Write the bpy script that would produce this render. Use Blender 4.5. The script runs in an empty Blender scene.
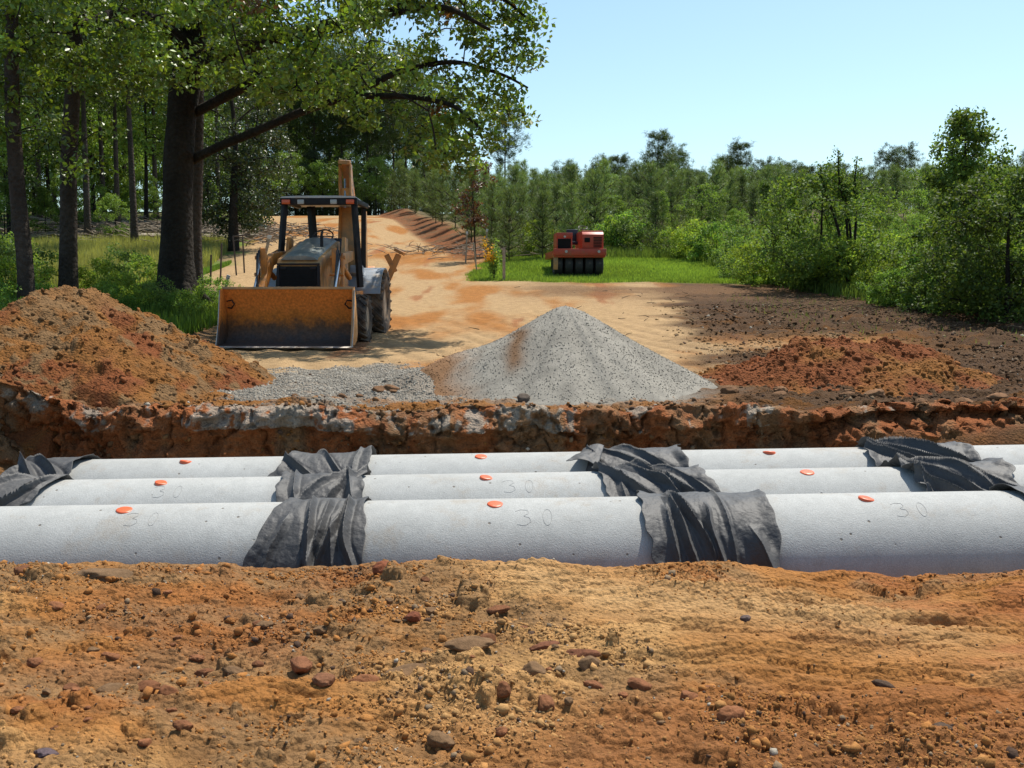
import bpy, bmesh, math, random
import numpy as np
from mathutils import Vector, Matrix, Euler
R = math.radians
rng = np.random.default_rng(7)
random.seed(7)
scn = bpy.context.scene
COL = scn.collection
CAM_Z, PITCH, FOC = 1.6, R(5.48), 1000.0

def at(px, py, Y):
    """planning helper: world point seen at a photo pixel, at distance Y"""
    a = math.atan((py-384)/FOC) + PITCH
    z = CAM_Z - Y*math.tan(a)
    d = Y*math.cos(PITCH) + (CAM_Z-z)*math.sin(PITCH)
    return np.array([(px-512)/FOC*d, Y, z])

# ---------------------------------------------------------------- noise
def _h(ix, iy, iz, s):
    n = (ix.astype(np.int64)*374761393 + iy.astype(np.int64)*668265263 + iz.astype(np.int64)*2147483647*3 + s*1274126177) & 0xffffffff
    n = ((n ^ (n >> 13))*1274126177) & 0xffffffff
    n = ((n ^ (n >> 15))*2246822519) & 0xffffffff
    n = n ^ (n >> 16)
    return (n & 0xffffff)/float(0xffffff)

def noise(x, y, z=0.0, s=0):
    """value noise in -1..1"""
    x, y, z = np.broadcast_arrays(np.asarray(x, float), np.asarray(y, float), np.asarray(z, float))
    ix, iy, iz = np.floor(x), np.floor(y), np.floor(z)
    fx, fy, fz = x-ix, y-iy, z-iz
    fx, fy, fz = [f*f*f*(f*(f*6-15)+10) for f in (fx, fy, fz)]
    flat = not np.any(fz) and not np.any(iz)
    def pl(dz):
        a = _h(ix, iy, iz+dz, s); b = _h(ix+1, iy, iz+dz, s); c = _h(ix, iy+1, iz+dz, s); d = _h(ix+1, iy+1, iz+dz, s)
        return (a+(b-a)*fx)*(1-fy) + (c+(d-c)*fx)*fy
    v = pl(0)
    if not flat:
        v = v + (pl(1)-v)*fz
    return v*2-1

def fbm(x, y, z=0.0, oct=4, s=0, gain=.5):
    v = 0; a = 1; t = 0
    for o in range(oct):
        f = 2.03**o
        ca, sa = math.cos(o*1.3), math.sin(o*1.3)
        v = v + a*noise((x*ca-y*sa)*f+17*o, (x*sa+y*ca)*f-9*o, np.asarray(z)*f if np.any(z) else 0.0, s+o)
        t += a; a *= gain
    return v/t

def caps(x, y, cell, prob, seed, rmin=.2, rmax=.5):
    """clods: rounded lumps on a jittered grid, height in world units"""
    wx = x + .28*cell*noise(x/cell*2.1, y/cell*2.1, 0, seed+50) + .12*cell*noise(x/cell*6, y/cell*6, 0, seed+51)
    wy = y + .28*cell*noise(x/cell*2.1, y/cell*2.1, 0, seed+52) + .12*cell*noise(x/cell*6, y/cell*6, 0, seed+53)
    gx, gy = np.floor(wx/cell), np.floor(wy/cell)
    out = np.zeros_like(wx)
    z0 = np.zeros_like(gx)
    for dx in (-1, 0, 1):
        for dy in (-1, 0, 1):
            cx, cy = gx+dx, gy+dy
            px = (cx + .15+.7*_h(cx, cy, z0, seed))*cell
            py = (cy + .15+.7*_h(cx, cy, z0, seed+1))*cell
            r = (rmin+(rmax-rmin)*_h(cx, cy, z0, seed+2)**2)*cell
            on = _h(cx, cy, z0, seed+3) < prob
            q = 1-((wx-px)**2+(wy-py)**2)/(r*r)
            hgt = np.where(on & (q > 0), r*np.minimum(np.sqrt(np.maximum(q, 0))*1.1, .8), 0)
            out = np.maximum(out, hgt)
    return out

def sm(a, b, x):
    t = np.clip((x-a)/(b-a), 0, 1)
    return t*t*(3-2*t)

def mixc(a, b, t):
    a = np.asarray(a, float); b = np.asarray(b, float); t = np.asarray(t, float)[..., None]
    return a*(1-t)+b*t

# ---------------------------------------------------------------- objects
def tag(o, label=None, cat=None, group=None, kind=None):
    if label: o['label'] = label
    if cat: o['category'] = cat
    if group: o['group'] = group
    if kind: o['kind'] = kind
    return o

def link(name, data, parent=None, mat=None):
    o = bpy.data.objects.new(name, data)
    COL.objects.link(o)
    if parent is not None: o.parent = parent
    if mat is not None and data is not None and not data.materials:
        data.materials.append(mat)
    return o

def empty(name, loc, rz=0, label=None, cat=None, group=None):
    o = bpy.data.objects.new(name, None)
    o.empty_display_size = .2
    COL.objects.link(o)
    o.location = loc
    o.rotation_euler = (0, 0, rz)
    return tag(o, label, cat, group)

def kids(o):
    return [c for c in bpy.data.objects if c.parent == o]

def copy_tree(root, ch=None):
    """a copy of a thing with its parts and sub-parts; ch = nested child list made once"""
    c = root.copy(); COL.objects.link(c)
    for k, sub in (ch or []):
        d = k.copy(); COL.objects.link(d); d.parent = c
        for g, _ in sub:
            e = g.copy(); COL.objects.link(e); e.parent = d
    return c
def childlist(o):
    return [(k, [(g, []) for g in kids(k)]) for k in kids(o)]

def mesh_arr(name, V, F, col=None, smooth=False):
    """V (n,3); F list of int arrays (m,k); col (n,3) point colours"""
    me = bpy.data.meshes.new(name)
    V = np.asarray(V, np.float32)
    F = [np.asarray(f, np.int32) for f in F if len(f)]
    me.vertices.add(len(V)); me.vertices.foreach_set('co', V.ravel())
    nl = sum(f.size for f in F); nf = sum(len(f) for f in F)
    me.loops.add(nl); me.loops.foreach_set('vertex_index', np.concatenate([f.ravel() for f in F]))
    me.polygons.add(nf)
    tot = np.concatenate([np.full(len(f), f.shape[1], np.int32) for f in F])
    me.polygons.foreach_set('loop_start', np.concatenate([[0], np.cumsum(tot)[:-1]]).astype(np.int32))
    if smooth:
        me.polygons.foreach_set('use_smooth', np.ones(nf, bool))
    me.update(calc_edges=True)
    if col is not None:
        a = me.attributes.new('Col', 'FLOAT_COLOR', 'POINT')
        c = np.ones((len(V), 4), np.float32); c[:, :3] = col
        a.data.foreach_set('color', c.ravel())
    return me

class Acc:
    """collects vertices, faces and colours into one mesh"""
    def __init__(s): s.V, s.F, s.C, s.n = [], {}, [], 0
    def add(s, V, F, col=(1, 1, 1)):
        V = np.asarray(V, float)
        s.V.append(V)
        for f in F:
            f = np.asarray(f, int)
            if len(f): s.F.setdefault(f.shape[1], []).append(f+s.n)
        c = np.asarray(col, float)
        s.C.append(np.broadcast_to(c, (len(V), 3)) if c.ndim == 1 else c)
        s.n += len(V)
    def mesh(s, name, smooth=False):
        return mesh_arr(name, np.concatenate(s.V), [np.concatenate(f) for f in s.F.values()], np.concatenate(s.C), smooth)

def tube(pts, rad, n=6, cap=True):
    pts = np.asarray(pts, float); m = len(pts)
    rad = np.broadcast_to(np.asarray(rad, float), (m,))
    T = np.gradient(pts, axis=0) if m > 2 else np.repeat((pts[-1:]-pts[:1]), m, 0)
    T /= np.linalg.norm(T, axis=1, keepdims=True)+1e-9
    up = np.array([0.31, 0.17, 1.0]) if abs(T[:, 2]).mean() < .8 else np.array([1.0, .13, .07])
    A = np.cross(T, up); A /= np.linalg.norm(A, axis=1, keepdims=True)+1e-9
    B = np.cross(T, A)
    an = np.arange(n)/n*2*math.pi
    V = pts[:, None]+rad[:, None, None]*(A[:, None]*np.cos(an)[None, :, None]+B[:, None]*np.sin(an)[None, :, None])
    i = np.arange(m-1)[:, None]*n; j = np.arange(n)[None]; k = (j+1) % n
    Q = np.stack([i+j, i+k, i+n+k, i+n+j], -1).reshape(-1, 4)
    F = [Q]
    if cap and n > 4:
        V2 = V.reshape(-1, 3)
        V2 = np.concatenate([V2, pts[:1], pts[-1:]])
        c0, c1 = m*n, m*n+1
        j = np.arange(n)
        F.append(np.stack([np.full(n, c0), (j+1) % n, j], -1))
        F.append(np.stack([np.full(n, c1), (m-1)*n+j, (m-1)*n+(j+1) % n], -1))
        return V2, F
    return V.reshape(-1, 3), F

def unit(v): return v/(np.linalg.norm(v, axis=-1, keepdims=True)+1e-9)

def leaves(cent, size, aspect=.6, up=.35, r=rng):
    """one rhombic folded leaf (4 verts, 2 tris) per centre"""
    n = len(cent)
    d = unit(r.normal(size=(n, 3)) + np.array([0, 0, -.15]))
    nn = unit(r.normal(size=(n, 3)) + np.array([0, 0, up*3]))
    s = unit(np.cross(d, nn)); nn = np.cross(s, d)
    L = np.broadcast_to(size, (n,))[:, None]*(.7+.6*r.random((n, 1)))
    W = L*aspect*.5
    V = np.stack([cent, cent+d*L*.45+s*W+nn*W*.3, cent+d*L, cent+d*L*.45-s*W+nn*W*.3], 1).reshape(-1, 3)
    b = np.arange(n)[:, None]*4
    F = [np.concatenate([b+np.array([[0, 1, 2]]), b+np.array([[0, 2, 3]])])]
    return V, F

def needles(cent, dirs, length, width, r=rng):
    n = len(cent)
    d = unit(dirs)
    s = unit(np.cross(d, r.normal(size=(n, 3))))
    L = length*(.7+.6*r.random((n, 1)))
    V = np.stack([cent-s*width*.5, cent+s*width*.5, cent+d*L], 1).reshape(-1, 3)
    return V, [np.arange(n*3).reshape(-1, 3)]

def tint(n, base, var=.25, per=4, r=rng, warm=.12):
    b = np.asarray(base)*(1+var*(r.random((n, 1))*2-1))
    b = b*(1+warm*(r.random((n, 1))*2-1)*np.array([1.6, .3, -.6]))
    return np.repeat(np.clip(b, .002, 1), per, 0)

def ico(sub=0):
    bm = bmesh.new(); bmesh.ops.create_icosphere(bm, subdivisions=max(sub, 1), radius=1)
    V = np.array([v.co[:] for v in bm.verts]); F = np.array([[v.index for v in f.verts] for f in bm.faces]); bm.free()
    return V, F
ICO1, ICO4 = ico(1), ico(4)

def rotm(n, r=rng):
    q = unit(r.normal(size=(n, 4))); w, x, y, z = q.T
    return np.stack([1-2*(y*y+z*z), 2*(x*y-z*w), 2*(x*z+y*w), 2*(x*y+z*w), 1-2*(x*x+z*z), 2*(y*z-x*w),
                     2*(x*z-y*w), 2*(y*z+x*w), 1-2*(x*x+y*y)], -1).reshape(-1, 3, 3)

def pebbles(P, size, col, var=.25, r=rng, flat=.7):
    """P (n,3) centres, size (n,) -> one Acc-ready set of angular stones"""
    V0, F0 = ICO1; n = len(P)
    V = V0[None]*(1+.75*(r.random((n, len(V0), 1))-.5))
    V = V*np.array([1, .8, flat])*(.75+.5*r.random((n, 1, 3)))
    V = np.einsum('nij,nkj->nki', rotm(n, r), V)*np.asarray(size)[:, None, None]+P[:, None]
    F = (F0[None]+np.arange(n)[:, None, None]*len(V0)).reshape(-1, 3)
    c = np.asarray(col); c = np.broadcast_to(c, (n, 3))*(1+var*(r.random((n, 1))*2-1))
    return V.reshape(-1, 3), [F], np.repeat(np.clip(c, 0, 1), len(V0), 0)

# ---------------------------------------------------------------- materials
def nt_new(name):
    m = bpy.data.materials.new(name); m.use_nodes = True
    nt = m.node_tree; b = nt.nodes['Principled BSDF']
    return m, nt, b
def N(nt, t, **k):
    n = nt.nodes.new(t)
    for a, v in k.items():
        if hasattr(n, a): setattr(n, a, v)
        else: n.inputs[a].default_value = v
    return n

def pmat(name, col, rough=.5, metal=0, var=.25, scale=6, bump=.15, bscale=40, dirt=None, dirt_amt=.5, dirt_scale=3, spec=.5):
    """painted / solid material with uneven tone, dirt patches and fine bump"""
    m, nt, b = nt_new(name); L = nt.links
    tc = N(nt, 'ShaderNodeTexCoord')
    n1 = N(nt, 'ShaderNodeTexNoise'); n1.inputs['Scale'].default_value = scale; n1.inputs['Detail'].default_value = 6; n1.inputs['Roughness'].default_value = .65
    L.new(tc.outputs['Object'], n1.inputs['Vector'])
    cr = N(nt, 'ShaderNodeMapRange'); cr.inputs[1].default_value = .25; cr.inputs[2].default_value = .75
    cr.inputs[3].default_value = 1-var; cr.inputs[4].default_value = 1+var
    L.new(n1.outputs['Fac'], cr.inputs[0])
    mul = N(nt, 'ShaderNodeVectorMath', operation='SCALE'); mul.inputs[0].default_value = col[:3]
    L.new(cr.outputs[0], mul.inputs['Scale'])
    out = mul.outputs[0]
    if dirt is not None:
        n2 = N(nt, 'ShaderNodeTexNoise'); n2.inputs['Scale'].default_value = dirt_scale; n2.inputs['Detail'].default_value = 8; n2.inputs['Roughness'].default_value = .7
        L.new(tc.outputs['Object'], n2.inputs['Vector'])
        mr = N(nt, 'ShaderNodeMapRange'); mr.inputs[1].default_value = .62-.35*dirt_amt; mr.inputs[2].default_value = .75-.25*dirt_amt
        L.new(n2.outputs['Fac'], mr.inputs[0])
        mx = N(nt, 'ShaderNodeMix', data_type='RGBA'); L.new(mr.outputs[0], mx.inputs[0]); L.new(out, mx.inputs[6]); mx.inputs[7].default_value = (*dirt, 1)
        out = mx.outputs[2]
    L.new(out, b.inputs['Base Color'])
    b.inputs['Roughness'].default_value = rough; b.inputs['Metallic'].default_value = metal
    b.inputs['Specular IOR Level'].default_value = spec
    if bump:
        n3 = N(nt, 'ShaderNodeTexNoise'); n3.inputs['Scale'].default_value = bscale; n3.inputs['Detail'].default_value = 5
        L.new(tc.outputs['Object'], n3.inputs['Vector'])
        bp = N(nt, 'ShaderNodeBump'); bp.inputs['Strength'].default_value = bump; bp.inputs['Distance'].default_value = .02
        L.new(n3.outputs['Fac'], bp.inputs['Height']); L.new(bp.outputs[0], b.inputs['Normal'])
    return m

def cmat(name, rough=.9, fine=60, amp=.35, bump=.6, bdist=.01, spec=.2, voro=None):
    """albedo from the mesh colour attribute, varied by fine noise in object space"""
    m, nt, b = nt_new(name); L = nt.links
    at_ = N(nt, 'ShaderNodeAttribute', attribute_name='Col'); tc = N(nt, 'ShaderNodeTexCoord')
    n1 = N(nt, 'ShaderNodeTexNoise'); n1.inputs['Scale'].default_value = fine; n1.inputs['Detail'].default_value = 6; n1.inputs['Roughness'].default_value = .7
    n2 = N(nt, 'ShaderNodeTexNoise'); n2.inputs['Scale'].default_value = fine/9; n2.inputs['Detail'].default_value = 7; n2.inputs['Roughness'].default_value = .65
    L.new(tc.outputs['Object'], n1.inputs['Vector']); L.new(tc.outputs['Object'], n2.inputs['Vector'])
    ad = N(nt, 'ShaderNodeMath', operation='ADD'); L.new(n1.outputs['Fac'], ad.inputs[0]); L.new(n2.outputs['Fac'], ad.inputs[1])
    mr = N(nt, 'ShaderNodeMapRange'); mr.inputs[1].default_value = .65; mr.inputs[2].default_value = 1.35
    mr.inputs[3].default_value = 1-amp; mr.inputs[4].default_value = 1+amp
    L.new(ad.outputs[0], mr.inputs[0])
    mul = N(nt, 'ShaderNodeVectorMath', operation='SCALE'); L.new(at_.outputs['Color'], mul.inputs[0]); L.new(mr.outputs[0], mul.inputs['Scale'])
    L.new(mul.outputs[0], b.inputs['Base Color'])
    b.inputs['Roughness'].default_value = rough; b.inputs['Specular IOR Level'].default_value = spec
    bp = N(nt, 'ShaderNodeBump'); bp.inputs['Strength'].default_value = bump; bp.inputs['Distance'].default_value = bdist
    h = ad.outputs[0]
    if voro:
        v = N(nt, 'ShaderNodeTexVoronoi'); v.inputs['Scale'].default_value = voro
        L.new(tc.outputs['Object'], v.inputs['Vector'])
        a2 = N(nt, 'ShaderNodeMath', operation='SUBTRACT'); L.new(h, a2.inputs[0]); L.new(v.outputs['Distance'], a2.inputs[1]); h = a2.outputs[0]
    L.new(h, bp.inputs['Height']); L.new(bp.outputs[0], b.inputs['Normal'])
    return m

def leafmat(name, trans=.4, rough=.45, gloss=.35):
    m, nt, b = nt_new(name); L = nt.links
    at_ = N(nt, 'ShaderNodeAttribute', attribute_name='Col')
    oi = N(nt, 'ShaderNodeObjectInfo')
    mr = N(nt, 'ShaderNodeMapRange'); mr.inputs[3].default_value = .75; mr.inputs[4].default_value = 1.25
    L.new(oi.outputs['Random'], mr.inputs[0])
    mul = N(nt, 'ShaderNodeVectorMath', operation='SCALE'); L.new(at_.outputs['Color'], mul.inputs[0]); L.new(mr.outputs[0], mul.inputs['Scale'])
    L.new(mul.outputs[0], b.inputs['Base Color'])
    b.inputs['Roughness'].default_value = rough; b.inputs['Specular IOR Level'].default_value = gloss
    tr = N(nt, 'ShaderNodeBsdfTranslucent')
    hs = N(nt, 'ShaderNodeVectorMath', operation='MULTIPLY'); L.new(mul.outputs[0], hs.inputs[0]); hs.inputs[1].default_value = (1.5, 1.45, .7)
    L.new(hs.outputs[0], tr.inputs['Color'])
    mx = N(nt, 'ShaderNodeMixShader'); mx.inputs[0].default_value = trans
    L.new(b.outputs[0], mx.inputs[1]); L.new(tr.outputs[0], mx.inputs[2])
    L.new(mx.outputs[0], nt.nodes['Material Output'].inputs['Surface'])
    return m

M = {}
M['soil'] = cmat('soil', .95, 55, .40, 1.0, .018, .12, voro=38)
M['gravel'] = cmat('gravel', .9, 70, .3, .7, .008, .2)
M['stone'] = cmat('stone', .9, 60, .35, .8, .008, .15)
M['bark'] = cmat('bark', .95, 14, .5, 1.0, .05, .1, voro=9)
M['deadwood'] = cmat('deadwood', .9, 20, .4, .6, .02, .1)
M['leaf'] = leafmat('leaf', .30, .40, .5)
M['shrubleaf'] = leafmat('shrub_leaf', .38, .6, .2)
M['needle'] = leafmat('needle', .3, .5, .3)
M['grass'] = leafmat('grass_blade', .45, .5, .3)
# ================================================================ TERRAIN
_py = np.array([-14, 0, 5.6, 9.4, 13, 17, 20, 24, 30, 37, 50, 65, 80, 92, 110, 150, 220, 400, 900.])
_pz = np.array([-.1, 0, .0, .46, .5, .55, .66, .93, 1.35, 2.0, 3.5, 5.3, 6.9, 7.2, 7.2, 7.6, 6.5, 2, -6.])
_ty = np.linspace(-14, 900, 9141)
_tz = np.interp(_ty, _py, _pz)
_k = np.ones(31)/31
_tz2 = np.convolve(np.pad(_tz, 15, mode='edge'), _k, 'valid')
_tz = np.where(_ty > 10.8, _tz2, _tz)
def prof(y): return np.interp(y, _ty, _tz)

# road corridor: centre and half width against distance
_ry = [20, 30, 37, 50, 65, 80, 95, 120]
_rc = [-4.0, -5.2, -5.9, -8.0, -11.3, -15.0, -19.5, -29]
_rw = [5.0, 4.6, 4.3, 4.6, 4.5, 4.3, 4.0, 4.0]
def road(x, y):
    """signed distance outside the road's edge (negative = on the road)"""
    return np.abs(x-np.interp(y, _ry, _rc))-np.interp(y, _ry, _rw)
def side(x, y): return x-np.interp(y, _ry, _rc)

def base_z(x, y):
    x = np.asarray(x, float); y = np.asarray(y, float)
    z = prof(y)
    z = z + .38*sm(-6.2, -8.5, x)*sm(17, 23, y)
    # rise on the right
    z = z + .35*sm(8, 20, x)*sm(18, 32, y)
    # cut bank on the right of the road, rolling ground away from the road
    d = road(x, y); sd = side(x, y)
    z = z + np.where(sd > 0, 1, 0)*.6*sm(-.1, 2.6, d)*sm(44, 54, y)*(1-.6*sm(92, 120, y))
    z = z + np.where(sd < 0, 1, 0)*.4*sm(0, 3, d)*sm(40, 60, y)
    z = z + .25*fbm(x/14, y/14, 0, 3, 3)*sm(20, 45, y)*sm(95, 65, y)
    z = z - .10*sm(2.5, -.4, d)*0
    # low mounds on the far bank
    z = z + .20*np.exp(-(((x+1.0)/.5)**2+((y-11.0)/.5)**2))
    return z

def rough_z(x, y, near=True):
    """small relief of the dug soil"""
    z = .035*fbm(x/1.1, y/1.1, 0, 4, 11)*sm(30, 8, y)
    return z

def ground_z(x, y):
    x = np.atleast_1d(np.asarray(x, float)); y = np.atleast_1d(np.asarray(y, float))
    r = base_z(x, y)+rough_z(x, y)
    return float(r[0]) if r.size == 1 else r

EDGE_N, EDGE_F = 5.62, 9.42
# rows: (y, z offset relative to prof)
rows = []
for y in np.linspace(-14, 2.5, 16): rows.append((y, 0.0))
y = 2.6
while y < EDGE_N-.02:
    rows.append((y, 0.0)); y += max(.0075, y*y/2600)
def seg(pts, step):
    for (a, b) in zip(pts[:-1], pts[1:]):
        a = np.array(a); b = np.array(b); n = max(1, int(np.linalg.norm(b-a)/step))
        for k in range(n): rows.append(tuple(a+(b-a)*k/n))
seg([(EDGE_N, 0), (5.74, -.10), (5.92, -.5), (6.05, -.72)], .02)
seg([(6.05, -.72), (8.0, -.9)], .15)
seg([(8.0, -.9), (9.1, -.98)], .05)
seg([(9.1, -.98), (9.34, -.62), (9.43, -.33), (9.40, -.24), (9.30, -.17), (9.31, -.08), (9.37, -.02), (EDGE_F+.03, 0), (9.5, 0)], .012)
y = 9.5
while y < 30:
    rows.append((y, 0.0)); y += y*y/5200+.004
while y < 100:
    rows.append((y, 0.0)); y += .30
while y < 900:
    rows.append((y, 0.0)); y *= 1.06
rows = np.array(rows)
ucol = np.concatenate([-np.geomspace(4, .62, 46)[:-1], np.linspace(-.62, .62, 760), np.geomspace(.62, 4, 46)[1:]])
yb = rows[:, 0][:, None]; zo = rows[:, 1][:, None]
wid = np.sqrt(np.maximum(yb, 0)**2+2.2**2)
X = ucol[None]*wid
Y = yb+0*X
inT = (zo < -.001)
# edges of the trench wander
e1 = .10*fbm(X/1.3, 1.5, 0, 4, 21)
wE1 = sm(4.6, 5.62, yb)*sm(6.4, 6.0, yb)
e2 = .16*fbm(X/1.1, 7.5, 0, 4, 22)+.05*noise(X/.16, 3.3, 0, 24)
wE2 = sm(8.9, 9.3, yb)*sm(11.5, 9.6, yb)
Y = Y+e1*wE1+e2*wE2
Z = base_z(X, Y)
fg = sm(6.0, 5.4, yb)                       # the bank the camera stands on
fb = sm(9.0, 9.4, yb)*sm(24, 15, yb)        # far bank
# trench depth (shallower at both ends where soil has slumped in)
endf = np.clip(sm(-7.8, -6.8, X)*sm(8.5, 7.3, X), 0, 1)
wall = sm(9.05, 9.2, yb)*(yb < 9.5)
spill = sm(2.2, 3.4, X+.3*fbm(X*2, Y*2, 0, 2, 17))*sm(8.6, 9.1, yb)
Z = Z+zo*endf*(1-.78*spill)
Z = Z+.12*np.exp(-((X-4.75)/.5)**2-((Y-8.95)/.38)**2)+.8*sm(8.7, 9.1, yb)*sm(9.5, 9.2, yb)*np.exp(-((X+5.2)/.8)**2)
Z = Z+rough_z(X, Y)
# foreground shape: gentle shoulders along the edge
def gx(c, w): return np.exp(-((X-c)/w)**2)
ed = np.exp(-((Y-5.35)/.42)**2)
Z = Z+fg*ed*(.045*gx(-2.5, .9)+.075*gx(1.02, .42)+.035*gx(.0, .3)+.055*gx(-.55, .25)-.09*gx(2.0, .55)+.03*gx(3.0, .4))
Z = Z+fg*.05*fbm(X/.8, Y/.5, 0, 4, 31)
# cloddy zones in the foreground
bnd = -.4+(5.4-Y)*.82
cl = sm(-.1, .7, .8*fbm(X/.9+4, Y/.55, 0, 3, 41)+.75*sm(.35, -.35, X-bnd)+.15*np.exp(-((Y-5.35)/.2)**2)+.9*np.exp(-((X-1.0)/.38)**2-((Y-5.25)/.2)**2)+.7*sm(1.7, 2.2, X)*np.exp(-((Y-5.2-.1*X)/.25)**2)+.45*sm(4.1, 3.7, Y)*sm(-.3, .3, X)-.9*np.exp(-((X+.85)/.75)**2-((Y-3.95-.1*X)/.16)**2)-.05)
smooth_band = np.exp(-(((X-.9)*.35+(Y-4.95))/.42)**2)*sm(-.1, .5, X-bnd)*sm(2.6, 1.6, X)
cl = np.clip(cl*(1-.8*smooth_band), .05, 1)
Zc = 0*X
near = (yb[:, 0] < 6.3) & (yb[:, 0] > 2.3)
xn, yn = X[near], Y[near]
c1 = caps(xn, yn, .26, .34, 61, .14, .34)*.8
c2 = caps(xn, yn, .12, .42, 65, .15, .45)*.58
c3 = caps(xn, yn, .055, .55, 69, .2, .5)*.45
cn = np.maximum(np.maximum(c1*sm(.4, .8, cl[near]), c2*sm(.2, .7, cl[near])), c3*sm(.0, .5, cl[near]))*1.2
cn = cn + cl[near]*.035*fbm(xn/.22, yn/.22, 0, 4, 77)
cn = cn + .012*fbm(xn/.07, yn/.07, 0, 4, 72)*(.35+cl[near])
# crusty ledges in the smooth clay
led = fbm(xn/.55+.3*yn, yn/.16, 0, 4, 73)
cn = cn + .030*sm(.0, .05, led)*(1-cl[near])+.016*sm(.22, .25, led)+.014*sm(-.25, -.21, led)*(1-cl[near])
# tyre ruts running away to the right
rut = np.sin((yn*1.0+xn*.20)*2*math.pi/.155+.8*noise(xn*1.2, yn*2, 0, 5))
cn = cn + (.014*rut+.006*np.sin((yn*.3-xn*1.0)*2*math.pi/.06))*smooth_band[near]*sm(-.5, .1, fbm(xn/.5, yn/.4, 0, 2, 78))
Zc[near] = cn*fg[near]
# far bank relief
far = (yb[:, 0] > 9.05) & (yb[:, 0] < 26)
xf, yf, zf = X[far], Y[far], Z[far]
ybf = yb[far]
brk = sm(11.0, 9.6, yf)                    # broken soil beside the trench
rgt = sm(1.7, 3.2, xf-.12*(yf-9.4))*sm(30, 24, yf)*(1-.8*np.exp(-((yf-17.2-.15*xf)/1.3)**2)*sm(8.5, 6.0, xf))      # churned brown soil on the right
lft = sm(-2.6, -3.6, xf)*sm(14, 12, yf)
crud = np.clip(brk*.7+rgt*1.0+lft*.8, 0, 1)
k1 = caps(xf, yf, .34, .38, 81, .15, .45)*.55
k2 = caps(xf, yf, .16, .5, 85, .15, .45)*.75
k3 = caps(xf, yf, .08, .5, 89, .2, .5)*.8
cf = np.maximum(np.maximum(k1*sm(.3, .8, crud), k2*sm(.2, .7, crud)), k3*crud)
cf = cf*sm(26, 22, yf)+crud*.07*fbm(xf/.5, yf/.5, 0, 4, 92)+rgt*sm(15, 19, yf)*(.10*fbm(xf/.6, yf/.9, 0, 4, 97)+.4*caps(xf, yf, .7, .4, 98, .15, .4))*sm(26, 23, yf)+rgt*.06*fbm(xf/1.3, yf/1.0, 0, 3, 93)
tr_ = np.sin((xf+.32*yf)*2*math.pi/.6+1.5*noise(xf, yf/3, 0, 7))
cf = cf+.012*tr_*(1-crud)*sm(26, 20, yf)+.008*fbm(xf/.12, yf/.3, 0, 3, 95)
Zc[far] = cf
Z = Z+Zc
# lumpy trench walls: push faces along y as well as z
wm = wall+0*X
P3 = fbm(X/.22, Z/.16, Y/.3, 4, 101)
P4 = np.abs(fbm(X/.55, Z/.5+3, 0, 3, 105))
WC = np.maximum(caps(X+.3*noise(X*2, Z*2, 0, 8), Z*.8, .30, .6, 121, .2, .5)*.55, np.maximum(caps(X, Z, .13, .6, 125, .2, .5)*.6, caps(X, Z, .06, .5, 129, .2, .5)*.6))
Y = Y+wm*(.12*P3+.20*P4-.06-1.2*WC+.07*sm(.12, 0, np.abs(fbm(X/.28, Z/.34, 0, 4, 137)))+.05*fbm(X/.07, Z/.05, 0, 3, 133))*endf
nm = sm(5.62, 5.7, yb)*sm(6.2, 6.0, yb)
Y = Y+nm*.08*P3

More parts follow.
